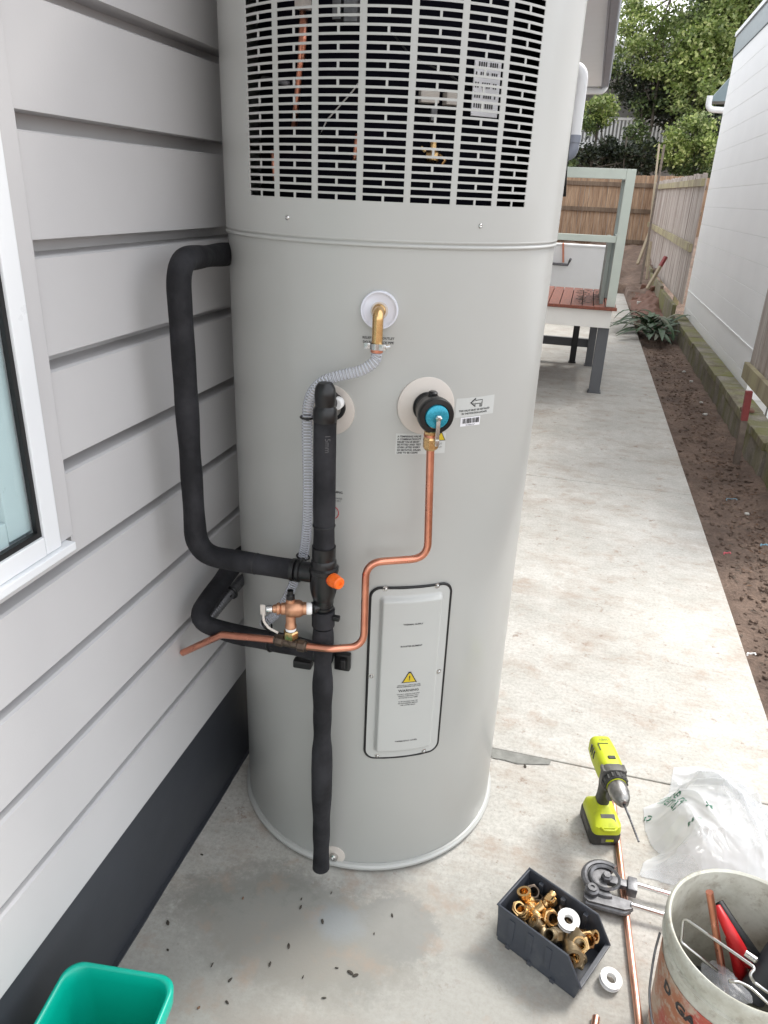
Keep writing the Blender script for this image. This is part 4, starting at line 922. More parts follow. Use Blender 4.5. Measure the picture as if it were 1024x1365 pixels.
for t_ in (.52,):
    q = C_.lerp(D, t_); bm = NB(); lathe(bm, [(.0200, -.0016), (.0214, -.001), (.0214, .001), (.0200, .0016)], q, D-C_, 32); obj('sleeve_joint', bm, 'black_rubber', up, smooth=True)
for z_ in (rz(700), rz(1010)):
    bm = NB(); lathe(bm, [(.0195, -.0016), (.0212, -.001), (.0212, .001), (.0195, .0016)], (RPx, RPy, z_), UP, 32); obj('sleeve_joint', bm, 'black_rubber', ri, smooth=True)
# lower insulated pipe
pts = [Vector((-.55, 1.60, .735)), PX(322, 738, -.683), PX(258, 828, -.690), PC(312, 845, .405), PC(395, 861, .368), PC(432, 872, .356)]
lp = thing('insulated_lower_pipe', 'lower black foam pipe bending from behind the heater and back across its front', 'pipe', tuple(pts[2]))
bm = NB(); tube(bm, pts, wob(.0205, .0018, 12, 8), 26, R=.05, step=.008, n=12); obj('foam_sleeve', bm, 'foam', lp, smooth=True, ang=60)
e = pts[-1]; bm = NB(); lathe(bm, [(0, 0), (.0225, 0), (.0225, .02), (.017, .024), (.017, .04)], e-Vector((.02, 0, -.003)), Vector((1, .1, -.12)), 24); obj('end_union', bm, 'black_plastic', lp, smooth=True, ang=35)
P = pts[3].lerp(pts[4], .62); tie(P, 0, 0, .0218, pts[4]-pts[3], lp, s=.002)
# grey wrapped hose beside it
hp2 = [Vector((-.56, 1.58, .70)), PX(330, 764, -.672), PX(308, 790, -.672), PX(284, 818, -.684), PX(276, 832, -.69)]
h2 = thing('wrapped_hose', 'short grey ribbed hose running behind the bend of the lower black pipe', 'hose', tuple(hp2[2]))
bm = NB(); tube(bm, smoothp(hp2), rib(.0115), 14, step=.0015); obj('hose_wall', bm, 'steel_dull', h2, smooth=True)
tie(hp2[2], 0, 0, .0145, hp2[3]-hp2[1], h2, s=.003)
# saddle clip
sc_ = thing('saddle_clip', 'black square pipe clip fixed to the tank behind the riser', 'pipe clip', tuple(PC(455, 882)))
P = PC(457, 881, .338); nn = nrm(P); R = Matrix((UP.cross(nn), nn, UP)).transposed(); bm = NB(); box(bm, P, (.034, .016, .040), R, .004); obj('clip_base', bm, 'black_plastic', sc_)
bm = NB(); box(bm, P+nn*.012+Vector((.004, 0, .002)), (.012, .012, .022), R, .003); box(bm, PC(404, 884, .345), (.040, .02, .018), R, .004); obj('clip_jaw', bm, 'black_rubber', sc_)

# cold water copper line
cz = PC(574, 592, .385); cp = thing('copper_cold_pipe', 'bright copper pipe bending down from the black stop valve to the bronze tee', 'pipe', tuple(cz))
TE = PC(388, 857, .432)
cpts = [cz+UP*.004, PC(570, 744, .386), PC(488, 750, .392), PC(485, 862, .412), PC(440, 865, .432), TE+Vector((.022, .0, -.002))]
bm = NB(); tube(bm, cpts, .0072, 20, R=.034, n=12); obj('pipe', bm, 'copper', cp, smooth=True, ang=50)
cpl = thing('copper_wall_pipe', 'copper pipe running from the bronze tee left into the weatherboard wall', 'pipe', tuple(PX(243, 870, WX)))
bm = NB(); tube(bm, [TE-Vector((.020, 0, -.001)), PX(296, 846, -.620), PX(244, 870, -.738)], .0075, 20, R=.03, n=10); obj('pipe', bm, 'copper', cpl, smooth=True, ang=50)
te = thing('bronze_tee', 'dark bronze compression tee joining the two copper pipes', 'pipe fitting', tuple(TE))
bm = NB(); cylr(bm, TE-Vector((.030, 0, -.002)), TE+Vector((.030, 0, -.002)), .0095, bev=.002, seg=24)
for s in (-1, 1): cylr(bm, TE+Vector((s*.014, 0, -.001*s)), TE+Vector((s*.031, 0, -.002*s)), .0125, seg=8, bev=.002); cylr(bm, TE+Vector((s*.031, 0, -.002*s)), TE+Vector((s*.034, 0, -.002*s)), .010, seg=16)
cylr(bm, TE, TE+UP*.018, .0095, seg=20); obj('tee_body', bm, 'bronze_dark', te, smooth=True, ang=35)
# relief valve
bz = Vector((TE.x, TE.y, PC(390, 812, .432).z)); rv = thing('relief_valve', 'copper coloured relief valve with white taped joint and wire lever above the bronze tee', 'valve', tuple(TE+UP*.02))
bm = NB(); lathe(bm, [(0, 0), (.0140, 0), (.0150, .003), (.0150, .014), (.0125, .017)], TE+UP*.012, UP, 6); obj('brass_nut', bm, 'brass', rv, smooth=True, ang=25)
bm = NB(); lathe(bm, [(.0105, 0), (.0108, .006), (.0095, .007)], TE+UP*.030, UP, 20); tt = Vector((1, .35, 0)).normalized(); lathe(bm, [(.0105, 0), (.0118, .002), (.0118, .009), (.0105, .011)], bz+tt*.030, tt, 24); obj('ptfe_tape', bm, 'ptfe', rv, smooth=True, ang=40)
bm = NB(); lathe(bm, [(.0112, 0), (.0112, .005), (.0098, .007), (.0098, bz.z-TE.z-.036)], TE+UP*.036, UP, 24)
lathe(bm, [(0, -.033), (.008, -.033), (.0085, -.027), (.0115, -.026), (.0115, -.021), (.0098, -.019), (.0118, -.017), (.0118, -.010), (.0158, -.006), (.0172, .0), (.0172, .016), (.0150, .021), (.0125, .024), (.0125, .030), (0, .030)], bz, tt, 30)
lathe(bm, [(.009, 0), (.0085, .018), (0, .018)], bz+Vector((.0, 0, .004)), UP, 14); obj('valve_body', bm, 'valve_copper', rv, smooth=True, ang=38)
bm = NB(); lathe(bm, [(0, .020), (.0085, .020), (.0080, .030), (.0055, .032), (.006, .040), (0, .041)], bz, UP, 12); obj('vent_cap', bm, 'black_plastic', rv, smooth=True, ang=30)
bm = NB(); lathe(bm, [(0, -.046), (.0065, -.046), (.0075, -.043), (.0075, -.035), (.006, -.033)], bz, tt, 18); obj('spindle', bm, 'aluminium', rv, smooth=True, ang=30)
bm = NB(); h = bz-tt*.044; box(bm, h+Vector((-.008, -.003, -.002)), (.010, .003, .022), None, .001); tube(bm, [h+Vector((-.008, -.003, -.006)), h+Vector((-.006, -.005, -.026)), h+Vector((.004, -.006, -.038)), h+Vector((.024, -.008, -.044))], .0024, 8, R=.012); obj('lever', bm, 'disc_cream', rv, smooth=True, ang=40)
bm = NB(); cylr(bm, bz+tt*.040, Vector((RPx, RPy, bz.z)), .0125, seg=20, bev=.002); obj('riser_branch', bm, 'black_plastic', rv, smooth=True, ang=40)
# stop valve
P = PC(569, 541); n = nrm(P); ax = (n+Vector((.0, 0, -.02))).normalized(); sv = thing('stop_valve', 'round black stop valve with blue centre and steel lever on the tank front', 'valve', tuple(P))
Q = P+n*.002
bm = NB(); lathe(bm, [(0, 0), (.0265, 0), (.0275, .004), (.0245, .008), (.0245, .020), (.0275, .024), (.0285, .040), (.0315, .044), (.0325, .058), (.0305, .0635), (.0225, .0645), (.0215, .0615), (0, .0615)], Q, ax, 40); obj('valve_body', bm, 'black_plastic', sv, smooth=True, ang=35)
bm = NB(); cylr(bm, Q+ax*.030+UP*.024, Q+ax*.030+UP*.036, .009, seg=20, bev=.003); obj('top_screw', bm, 'black_plastic', sv, smooth=True, ang=40)
bm = NB(); lathe(bm, [(.0212, .0618), (.0205, .0665), (.017, .0685), (.006, .069), (0, .069)], Q, ax, 36); obj('blue_knob', bm, 'knob_blue', sv, smooth=True, ang=40)
tn = UP.cross(n).normalized(); K = Q+ax*.070
bm = NB(); box(bm, K+ax*.003-UP*.024, (.0075, .0035, .050), Matrix((tn, n, UP)).transposed(), .001); lathe(bm, [(0, 0), (.006, 0), (.006, .006), (.003, .008), (0, .008)], K, ax, 6); box(bm, K-ax*.003-UP*.044+tn*.0, (.0075, .018, .012), Matrix((tn, n, UP)).transposed(), .001); obj('lever', bm, 'steel', sv, smooth=True, ang=30)
NB0 = Vector((cz.x, cz.y, cz.z+.006)); bm = NB(); lathe(bm, [(0, -.016), (.0105, -.016), (.0135, -.012), (.0138, .004), (.0118, .007), (.0112, .011), (.0130, .013), (.0130, .018), (.0105, .020), (.0105, .040), (0, .04)], NB0, UP, 8); obj('brass_union', bm, 'brass', sv, smooth=True, ang=25)
bm = NB(); lathe(bm, [(.0128, .008), (.0132, .010), (.0132, .0125), (.011, .013)], NB0, UP, 24); obj('copper_ring', bm, 'copper', sv, smooth=True, ang=30)

# ================================================================== GREEN TUB
gt = thing('green_tub', 'bright green plastic tub with rounded rim in the bottom left corner', 'tub', (-.57, .62, 0))
GH = .245
c0 = PG(97.6-6, 1284-3, GH); c1 = PG(236, 1305, GH); ex = (c1-c0); W_ = ex.length; ex.normalize(); ey = -UP.cross(ex).normalized(); 
cen = c0+ex*W_/2+ey*.12
def tubring(off, z, hw, hh, r): return [cen*1.0+ex*x+ey*y-UP*(cen.z-z) for x, y in rrect(hw+off, hh+off, r, 6)]
bm = NB(); prof = [(-.030, .001), (-.022, .004), (-.004, GH-.034), (.004, GH-.032), (.006, GH-.004), (.003, GH), (-.001, GH), (-.004, GH-.004), (-.006, GH-.03), (-.026, .006)]
rings = [[bm.verts.new(p) for p in tubring(o, z, W_/2-.004, .12, .032)] for o, z in prof]
for a, b in zip(rings, rings[1:]):
    for i in range(len(a)): j = (i+1) % len(a); bm.faces.new((a[i], a[j], b[j], b[i]))
bm.faces.new(rings[0][::-1]); bm.faces.new(rings[-1]); obj('tub_body', bm, 'green_plastic', gt, smooth=True, ang=50)
tag(gt); bm = NB(); tube(bm, [cen+ex*(W_/2+.004)+ey*(-.03)-UP*.02, cen+ex*(W_/2+.004)+ey*(-.03)-UP*.05], .004, 8)
obj('handle_lug', bm, 'green_plastic', gt, smooth=True)

# ================================================================== DRILL
fw = Vector((.27, -.963, 0)).normalized(); sr = Vector((fw.y, -fw.x, 0))*-1   # sr: to the right of the drill seen from the camera
Rd = Matrix((sr, fw, UP)).transposed(); D0 = Vector((.238, 1.548, 0))
dr = thing('cordless_drill', 'lime green and black cordless drill standing upright on its battery', 'drill', tuple(D0))
def dl(x, y, z): return D0+Rd@Vector((x, y, z))
def loft(bm, secs, cap=True):
    rs = [[bm.verts.new(p) for p in s] for s in secs]
    for a, b in zip(rs, rs[1:]):
        for i in range(len(a)): j = (i+1) % len(a); bm.faces.new((a[i], a[j], b[j], b[i]))
    if cap: bm.faces.new(rs[0][::-1]); bm.faces.new(rs[-1])
    return bm
def hsec(z, hw, y0, y1, r): return [dl(x, (y0+y1)/2+y, z) for x, y in rrect(hw, (y1-y0)/2, r, 4)]
bm = NB(); loft(bm, [hsec(.001, .036, -.055, .050, .01), hsec(.006, .038, -.058, .054, .012), hsec(.034, .038, -.058, .054, .012), hsec(.040, .036, -.056, .052, .012)]); obj('battery', bm, 'drill_dark', dr, smooth=True, ang=35)
bm = NB(); box(bm, dl(.0, .0535, .020), (.026, .004, .014), Rd, .001); obj('battery_latch', bm, 'drill_grey', dr); bm = NB(); box(bm, dl(-.037, 0, .022), (.003, .05, .018), Rd, .001); obj('battery_latch', bm, 'drill_grey', dr)
bm = NB(); box(bm, dl(.008, .0562, .022), (.020, .001, .007), Rd, .0002); obj('battery_badge', bm, 'drill_green', dr)
bm = NB(); loft(bm, [hsec(.0405, .0365, -.055, .056, .014), hsec(.048, .037, -.056, .057, .016), hsec(.062, .035, -.053, .054, .016), hsec(.070, .028, -.045, .036, .015), hsec(.078, .020, -.038, .012, .012), hsec(.086, .017, -.034, .004, .012)]); obj('foot_housing', bm, 'drill_green', dr, smooth=True, ang=45)
bm = NB(); Rt = Rd @ Matrix.Rotation(rad(-24), 3, 'X'); box(bm, dl(.004, .030, .0705), (.036, .020, .003), Rt, .001); obj('control_panel', bm, 'drill_grey', dr)
bm = NB(); tube(bm, [dl(-.020, .052, .062), dl(-.012, .060, .060), dl(.014, .060, .060), dl(.022, .052, .062)], .003, 8); obj('belt_clip', bm, 'drill_green', dr, smooth=True)
bm = NB(); loft(bm, [hsec(.080, .0155, -.036, .002, .011), hsec(.105, .0150, -.032, .004, .012), hsec(.130, .0160, -.029, .010, .012), hsec(.150, .0175, -.030, .020, .012), hsec(.168, .020, -.034, .026, .012)]); obj('handle', bm, 'drill_dark', dr, smooth=True, ang=45)
bm = NB(); box(bm, dl(0, .018, .138), (.014, .018, .030), Rd @ Matrix.Rotation(rad(12), 3, 'X'), .004); obj('trigger', bm, 'drill_grey', dr)
AZd = .192
def asec(y, hw, hh, r, zc_=AZd): return [dl(x, y, zc_+z) for x, z in rrect(hw, hh, r, 5)]
bm = NB(); loft(bm, [asec(-.105, .021, .022, .012), asec(-.101, .027, .028, .016), asec(-.060, .030, .031, .018), asec(-.010, .029, .031, .016), asec(.006, .026, .030, .014)]); obj('motor_housing', bm, 'drill_green', dr, smooth=True, ang=40)
bm = NB(); box(bm, dl(.003, -.018, AZd+.0315), (.018, .010, .004), Rd, .001)
for i in range(3): box(bm, dl(-.0295, -.075+.012*i, AZd+.010), (.003, .006, .024), Rd, .001)
box(bm, dl(-.004, -.070, AZd+.0312), (.026, .0018, .001), Rd); box(bm, dl(-.017, -.058, AZd+.0312), (.0018, .026, .001), Rd); obj('gear_switch', bm, 'drill_dark', dr)
tb = mapbm(textbm(['ONE+'], .010, 'CENTER'), lambda a, b: dl(-a+.002, -b*1-.080, AZd+.0322)); obj('housing_print', tb, 'ink', dr, recalc=False)
bm = NB(); loft(bm, [asec(.004, .028, .031, .016), asec(.014, .031, .032, .020), asec(.026, .030, .031, .020)]); box(bm, dl(-.025, .012, AZd+.02), (.010, .024, .012), Rd, .002); box(bm, dl(.025, .012, AZd+.02), (.010, .024, .012), Rd, .002); obj('gear_case', bm, 'drill_grey', dr, smooth=True, ang=40)
bm = NB(); C0 = dl(0, .026, AZd); pr = [(0, 0), (.0275, 0), (.0285, .002)]
lathe(bm, [(0, 0), (.0275, 0), (.0290, .002), (.0290, .018), (.0265, .020), (0, .020)], C0, fw, 24); 
for i in range(16): a = i*math.pi/8; box(bm, C0+fw*.010+Rd@Vector((.0288*math.cos(a), 0, .0288*math.sin(a))), (.004, .014, .004), Rd)
obj('torque_collar', bm, 'drill_dark', dr, smooth=True, ang=30)
bm = NB(); lathe(bm, [(.0240, .0205), (.0240, .0225), (.022, .023)], C0, fw, 32); obj('chuck_band', bm, 'drill_green', dr, smooth=True, ang=40)
bm = NB(); lathe(bm, [(0, .0235), (.0232, .0235), (.0238, .026), (.0236, .046), (.0215, .050), (.0205, .062), (.0155, .072), (.0115, .076), (.0115, .079), (.0085, .081), (.004, .0815), (.0035, .078), (0, .078)], C0, fw, 32); obj('chuck', bm, 'chuck', dr, smooth=True, ang=30)
bm = NB(); tube(bm, [C0+fw*.078, C0+fw*.120], .0028, 10); tube(bm, [C0+fw*.120, C0+fw*.185+Vector((0, 0, -.004))], lambda s: .0024+.0004*math.sin(s*900), 10, step=.001); obj('drill_bit', bm, 'steel_dull', dr, smooth=True)

# ================================================================== COPPER ON THE GROUND
g0, g1 = PG(815, 1046, .008), PG(853, 1372, .008); dg = (g1-g0).normalized(); g1 = g1+dg*.25
bm = NB(); s_ = .0078; tube(bm, [g0, g1], s_, 18); tag(obj('copper_pipe', bm, 'copper_old', smooth=True, ang=50, loc=g0), 'long straight copper pipe lying on the concrete past the drill', 'pipe')
sg = PG(795, 1356, .008); bm = NB(); lathe(bm, [(.0062, 0), (.0075, 0), (.0075, .07), (.0062, .07), (.0062, 0)], sg, Vector((-.15, -1, 0)), 18); tag(obj('copper_offcut', bm, 'copper_old', smooth=True, ang=40, loc=sg), 'short copper pipe offcut at the bottom edge of the view', 'pipe offcut')

# ================================================================== PIPE BENDER
pb = thing('pipe_bender', 'steel pipe bender with round former head and two bright handles', 'pipe bender', tuple(PG(805, 1180)))
hc = PG(806, 1172, .030); hd = (PG(893, 1197, .03)-PG(833, 1181, .03)).normalized(); hs = Vector((-hd.y, hd.x, 0)); Rb = Matrix((hd, hs, UP)).transposed()
def arcp(c, r, a0, a1, n, z=0): return [c+Rb@Vector((r*math.cos(rad(a0+(a1-a0)*i/n)), r*math.sin(rad(a0+(a1-a0)*i/n)), z)) for i in range(n+1)]
RBn = .047
bm = NB(); poly = [(0, 0)]+[(RBn*math.cos(rad(60+230*i/26)), RBn*math.sin(rad(60+230*i/26))) for i in range(27)]
prism(bm, poly, hc-UP*.012, hd, hs, UP, .014); tube(bm, arcp(hc, RBn, 60, 290, 26), .0075, 8); obj('former', bm, 'steel_dull', pb, smooth=True, ang=30)
bm = NB(); lathe(bm, [(.034, .002), (.0375, .006), (.034, .010), (.028, .006)], hc, UP, 30); lathe(bm, [(0, .002), (.013, .002), (.013, .012), (.009, .015), (.009, .018), (0, .018)], hc+hd*.004, UP, 6)
box(bm, hc+hd*.030, (.050, .022, .014), Rb, .003); box(bm, hc+hd*.062-hs*.002, (.022, .038, .026), Rb, .003); obj('yoke', bm, 'steel_dull', pb, smooth=True, ang=30)
lo = hc-hs*.052-hd*.004
bm = NB(); prism(bm, [(-.040, -.012), (-.030, -.020), (.05, -.018), (.066, -.010), (.066, .010), (.0, .014), (-.02, .020), (-.040, .012)], lo-UP*.018, hd, hs, UP, .018)
lathe(bm, [(0, 0), (.016, 0), (.016, .010), (.011, .013), (.011, .017), (.005, .017), (.005, .014), (0, .014)], lo-hd*.024+hs*.006, UP, 20); tube(bm, [lo-hd*.035-hs*.018-UP*.012, lo+hd*.05-hs*.018-UP*.012, lo+hd*.066-UP*.012], .007, 8, R=.01); obj('slide_arm', bm, 'steel_dull', pb, smooth=True, ang=30)
for off, h0, ln in ((hs*.010, hc+hd*.070, .17), (-hs*.0, lo+hd*.064, .19)):
    bm = NB(); a = h0+off; tube(bm, [a, a+hd*ln-UP*.008], .0062, 16); obj('handle', bm, 'aluminium', pb, smooth=True, ang=50)

# ================================================================== FITTINGS BIN
A0 = Vector((.011, 1.166, 0)); ba = Vector((.887, -.461, 0)).normalized(); bw = Vector((-ba.y, ba.x, 0)); BW, BL, BH = .128, .200, .100
Rn = Matrix((ba, bw, UP)).transposed()
def bl(x, y, z): return A0+Rn@Vector((x, y, z))
fb_ = thing('parts_bin', 'dark grey open-front parts bin heaped with brass fittings', 'bin', tuple(A0))
side = [(.008, 0), (.196, 0), (.203, .040), (.165, BH), (-.002, BH)]
def sidew(y, t, ins):
    bm = NB(); prism(bm, side, bl(0, y, .001), ba, UP, bw, t); return obj('side_wall', bm, 'bin_plastic', fb_)
sidew(0, .0028, 0); sidew(BW-.0028, .0028, 0)
bm = NB(); bbx = lambda x0, x1, y0, y1, z0, z1, b=0: box(bm, bl((x0+x1)/2, (y0+y1)/2, (z0+z1)/2), (x1-x0, y1-y0, z1-z0), Rn, b)
bbx(.009, .195, .003, BW-.003, .002, .005); obj('floor', bm, 'bin_plastic', fb_)
bm = NB(); prism(bm, [(.003, .005), (.0065, .005), (.001, BH), (-.002, BH)], bl(0, .003, .001), ba, UP, bw, BW-.006); obj('back_wall', bm, 'bin_plastic', fb_)
bm = NB(); prism(bm, [(.1935, .003), (.197, .003), (.2035, .041), (.1995, .041)], bl(0, .003, .001), ba, UP, bw, BW-.006); bbx(.196, .206, .0, BW, .036, .043, .0015); obj('front_lip', bm, 'bin_plastic', fb_)
bm = NB()
rim = [bl(.205, 0, .041), bl(.167, 0, BH+.001), bl(-.003, 0, BH+.001), bl(-.003, BW, BH+.001), bl(.167, BW, BH+.001), bl(.205, BW, .041)]
tube(bm, rim, .0028, 6); obj('rim', bm, 'bin_plastic', fb_)
for x in (.03, .075, .12):
    for y0, y1 in ((-.0018, 0), (BW, BW+.0018)): bm = NB(); bbx(x, x+.014, y0, y1, .030, .085, .0005); obj('rib', bm, 'bin_plastic', fb_)
for x in (.03, .085, .14):
    bm = NB(); bbx(x, x+.010, -.004, .004, -.0, .010); obj('foot', bm, 'bin_plastic', fb_)
    bm = NB(); bbx(x, x+.010, BW-.012, BW-.0035, .012, .090); obj('rib', bm, 'bin_plastic', fb_)
# fittings
def ftube(bm, P, d, L_, r, ri, seg=20, hexn=0):
    lathe(bm, [(ri, 0), (r*.96, 0), (r, .001), (r, L_-.001), (r*.96, L_), (ri, L_), (ri, .0)], P, d, seg)
    if hexn: lathe(bm, [(r, L_*.25), (r*1.22, L_*.28), (r*1.22, L_*.70), (r, L_*.73)], P, d, 6)
def fitting(kind, P, d, s=1, mat='brass', lab='', e=None):
    d = Vector(d).normalized(); bm = NB(); P = Vector(P)
    if kind == 'nut': ftube(bm, P, d, .016*s, .0105*s, .0080*s, hexn=0); lathe(bm, [(.0105*s, .001), (.0135*s, .002), (.0135*s, .011*s), (.0105*s, .012*s)], P, d, 6)
    elif kind == 'nipple': ftube(bm, P, d, .034*s, .0095*s, .0072*s, hexn=1)
    elif kind == 'elbow':
        e = Vector(e).normalized(); ftube(bm, P, d, .024*s, .0105*s, .0078*s); ftube(bm, P, e, .024*s, .0105*s, .0078*s); bmesh.ops.create_uvsphere(bm, u_segments=16, v_segments=10, radius=.0112*s, matrix=Matrix.Translation(P))
        lathe(bm, [(.0105*s, .015*s), (.0125*s, .016*s), (.0125*s, .024*s), (.0082*s, .0242*s)], P, d, 20); lathe(bm, [(.0105*s, .015*s), (.0125*s, .016*s), (.0125*s, .024*s), (.0082*s, .0242*s)], P, e, 20)
    elif kind == 'tee':
        e = Vector(e).normalized(); ftube(bm, P-d*.024*s, d, .048*s, .0112*s, .0085*s, hexn=0); ftube(bm, P, e, .024*s, .0105*s, .0078*s)
        for q in (d, -d): lathe(bm, [(.0112*s, .014*s), (.0135*s, .015*s), (.0135*s, .024*s), (.009*s, .0243*s)], P, q, 22)
    Rt_ = Rn.transposed(); ls = [Rt_ @ (v.co-A0) for v in bm.verts]; mv = Vector((0, 0, 0))
    lo_, hi_ = min(l.y for l in ls), max(l.y for l in ls); mv.y = max(.005-lo_, 0)+min(BW-.005-hi_, 0)
    lo_, hi_ = min(l.x for l in ls), max(l.x for l in ls); mv.x = max(.006-lo_, 0)+min(.190-hi_, 0)
    bmesh.ops.translate(bm, verts=bm.verts, vec=Rn @ mv)
    o = obj('brass_fitting', bm, mat, smooth=True, ang=35, loc=P); return tag(o, lab, 'pipe fitting')
def bpx(u, v, z):
    q = PG(u, v, z); l = Rn.transposed() @ (q-A0); l.x = min(max(l.x, .022), .172); l.y = min(max(l.y, .034), BW-.028); return A0+Rn@l
FT = [('nut', (709, 1187), .066, (.3, -.5, .8), 1.05, 'bronze_dark', 'dark bronze nut at the back corner of the parts bin', None),
 ('elbow', (702, 1203), .075, (-.3, .1, .9), 1.05, 'brass', 'brass elbow facing up left behind the tape roll', (.5, -.8, .1)),
 ('nut', (688, 1215), .076, (.2, -.4, .9), 1, 'brass', 'small brass nut against the long left side of the bin', None),
 ('nut', (695, 1226), .080, (-.5, -.2, .7), .95, 'brass', 'pale brass nut half tucked under the left rim', None),
 ('tee', (712, 1216), .078, (.35, -.85, .1), .95, 'brass', 'brass tee pointing towards the viewer in the back of the bin', (.7, .4, .6)),
 ('nipple', (727, 1206), .072, (.5, .8, .35), .9, 'brass', 'shiny brass nipple in the back right of the bin', None),
 ('nut', (731, 1222), .082, (.4, -.6, .6), 1.15, 'brass', 'bright golden hexagonal nut left of the tape roll', None),
 ('elbow', (722, 1237), .075, (-.7, -.1, .6), .9, 'brass_dull', 'dull brass elbow below the golden nut', (.3, -.8, -.1)),
 ('nipple', (742, 1252), .070, (-.5, -.6, .6), 1.15, 'brass_dull', 'dark brass nipple standing below the tape roll', None),
 ('nipple', (757, 1262), .066, (.05, -.85, -.25), 1.1, 'brass', 'smooth golden sleeve emerging from under the tape roll', None),
 ('nut', (774, 1257), .070, (-.15, -.75, .7), 1.25, 'brass', 'large brass nut with open bore facing the viewer', None),
 ('nut', (793, 1262), .066, (.3, -.6, .8), 1.15, 'brass', 'ring-shaped brass nut at the right side of the bin', None),
 ('tee', (783, 1282), .066, (.15, -.9, .25), 1.3, 'brass_dull', 'largest dull brass tee at the open front of the bin', (.5, .5, .5)),
 ('elbow', (778, 1270), .048, (-.6, .2, .4), 1.0, 'brass_dull', 'dull elbow beneath the largest tee', (.2, -.9, 0)),
 ('nut', (700, 1238), .055, (.1, -.2, .9), 1.1, 'brass_dull', 'dull nut low in the bin beside the left wall', None),
 ('elbow', (745, 1225), .045, (.4, .2, .8), 1.1, 'bronze_dark', 'dark elbow buried in the middle of the heap', (.8, -.3, 0)),
 ('nut', (760, 1240), .045, (.1, .3, .9), 1.2, 'brass_dull', 'dull nut buried below the tape roll', None),
 ('tee', (720, 1200), .040, (.9, .2, 0), 1.2, 'bronze_dark', 'dark tee at the bottom of the bin', (0, .3, .9)),
 ('nut', (795, 1275), .072, (-.3, -.5, .8), .85, 'brass', 'small bright nut beside the ring-shaped nut at the right side', None),
 ('elbow', (763, 1274), .060, (-.2, -.8, .3), .85, 'brass', 'small brass elbow left of the largest tee', (.5, .3, .8)),
 ('nut', (718, 1230), .080, (.5, -.3, .8), .75, 'brass', 'tiny brass nut between the back tee and the golden nut', None),
 ('nipple', (704, 1228), .070, (.6, -.6, .4), .75, 'brass_dull', 'thin dull nipple lying along the left side of the heap', None),
 ('nut', (738, 1204), .074, (-.4, .2, .8), .85, 'brass', 'brass nut against the right wall behind the tape roll', None),
 ('elbow', (785, 1250), .060, (.7, -.3, .5), .9, 'brass', 'brass elbow tucked behind the ring-shaped nut', (-.4, -.6, .5)),
 ('nut', (770, 1288), .060, (-.4, -.6, .7), .8, 'brass', 'little brass nut beside the mouth of the largest tee', None),
 ('nut', (752, 1278), .050, (.1, -.5, .8), .9, 'bronze_dark', 'dark nut low against the left wall near the front', None),
 ('nipple', (770, 1300), .045, (.9, -.3, .1), 1.1, 'brass_dull', 'dull nipple lying low behind the front lip', None)]
for k, (u, v), z, d, s, m, lab, e in FT: fitting(k, bpx(u, v, z+.004), d, s*1.18, m, lab, e)
def roll(P, d, ro, ri, h, lab):
    t = thing('thread_tape_roll', lab, 'tape roll', tuple(P)); bm = NB()
    lathe(bm, [(ri, 0), (ro, 0), (ro, .0016), (ro*.90, .0018), (ro*.90, h-.0018), (ro, h-.0016), (ro, h), (ri, h), (ri, 0)], P, d, 40); obj('spool', bm, 'ptfe', t, smooth=True, ang=30)
    bm = NB(); lathe(bm, [(ro*.91, .0022), (ro*.93, .003), (ro*.93, h-.003), (ro*.91, h-.0022)], P, d, 36); obj('tape', bm, 'sticker_white', t, smooth=True, ang=40)
roll(bpx(757, 1229, .088), (.05, -.22, .95), .0235, .0100, .0125, 'white thread tape roll lying on top of the brass fittings')
roll(PG(813, 1308, .008), (.12, -.10, .97), .0225, .0105, .0125, 'white thread tape roll lying on the concrete by the bin front')

# ================================================================== BUCKET
BC = Vector((.447, 1.040, 0)); BR, BZ = .1435, .33
bk = thing('bucket', 'dirty white plastic bucket with worn red label, full of tools', 'bucket', tuple(BC))
bm = NB(); lathe(bm, [(0, .004), (.118, .004), (.121, 0), (.123, .002), (.127, .08), (.136, BZ-.065), (.1365, BZ-.052), (.1425, BZ-.050), (.1435, BZ-.046), (.138, BZ-.044), (.1385, BZ-.022), (.1435, BZ-.020), (.1445, BZ-.012), (.1425, BZ-.002), (.1395, BZ), (.1355, BZ-.003), (.1345, BZ-.03), (.124, .08), (.119, .008), (0, .008)], BC, UP, 96); obj('bucket_body', bm, 'bucket_plastic', bk, smooth=True, ang=45)
bm = NB(); lathe(bm, [(.1265, .06), (.1281, .0605), (.1367, BZ-.085), (.1358, BZ-.0845)], BC, UP, 96); obj('label', bm, 'bucket_label', bk, smooth=True, ang=50)
def on_b(x, y, o=0): z = y; r = .1281+(.1367-.1281)*(z-.06)/(BZ-.145); return Vector((BC.x+(r+o)*math.cos(x), BC.y+(r+o)*math.sin(x), z))
for a0, s, sz in ((-158, 'D', .030), (-138, 'GA', .030), (-118, 'RU', .028), (-100, 'ST', .03)):
    b_ = mapbm(textbm([s], sz, 'CENTER', bold=.0012), lambda a, b: on_b(rad(a0)+a/.13, BZ-.128+b, .0012)); obj('label_print', b_, 'ink', bk, recalc=False)
bm = NB(); a = math.radians(178); pv = BC+Vector((.146*math.cos(a), .146*math.sin(a), BZ-.052)); a2 = rad(-2); pv2 = BC+Vector((.146*math.cos(a2), .146*math.sin(a2), BZ-.052))
mid_ = BC+Vector((0, -.158, .075)); tube(bm, smoothp([pv, pv+Vector((-.006, -.02, -.04)), BC+Vector((-.152, -.060, .16)), BC+Vector((-.11, -.125, .10)), mid_, BC+Vector((.11, -.125, .10)), BC+Vector((.152, -.06, .16)), pv2], 2), .0022, 8); obj('wire_handle', bm, 'steel_dull', bk, smooth=True)
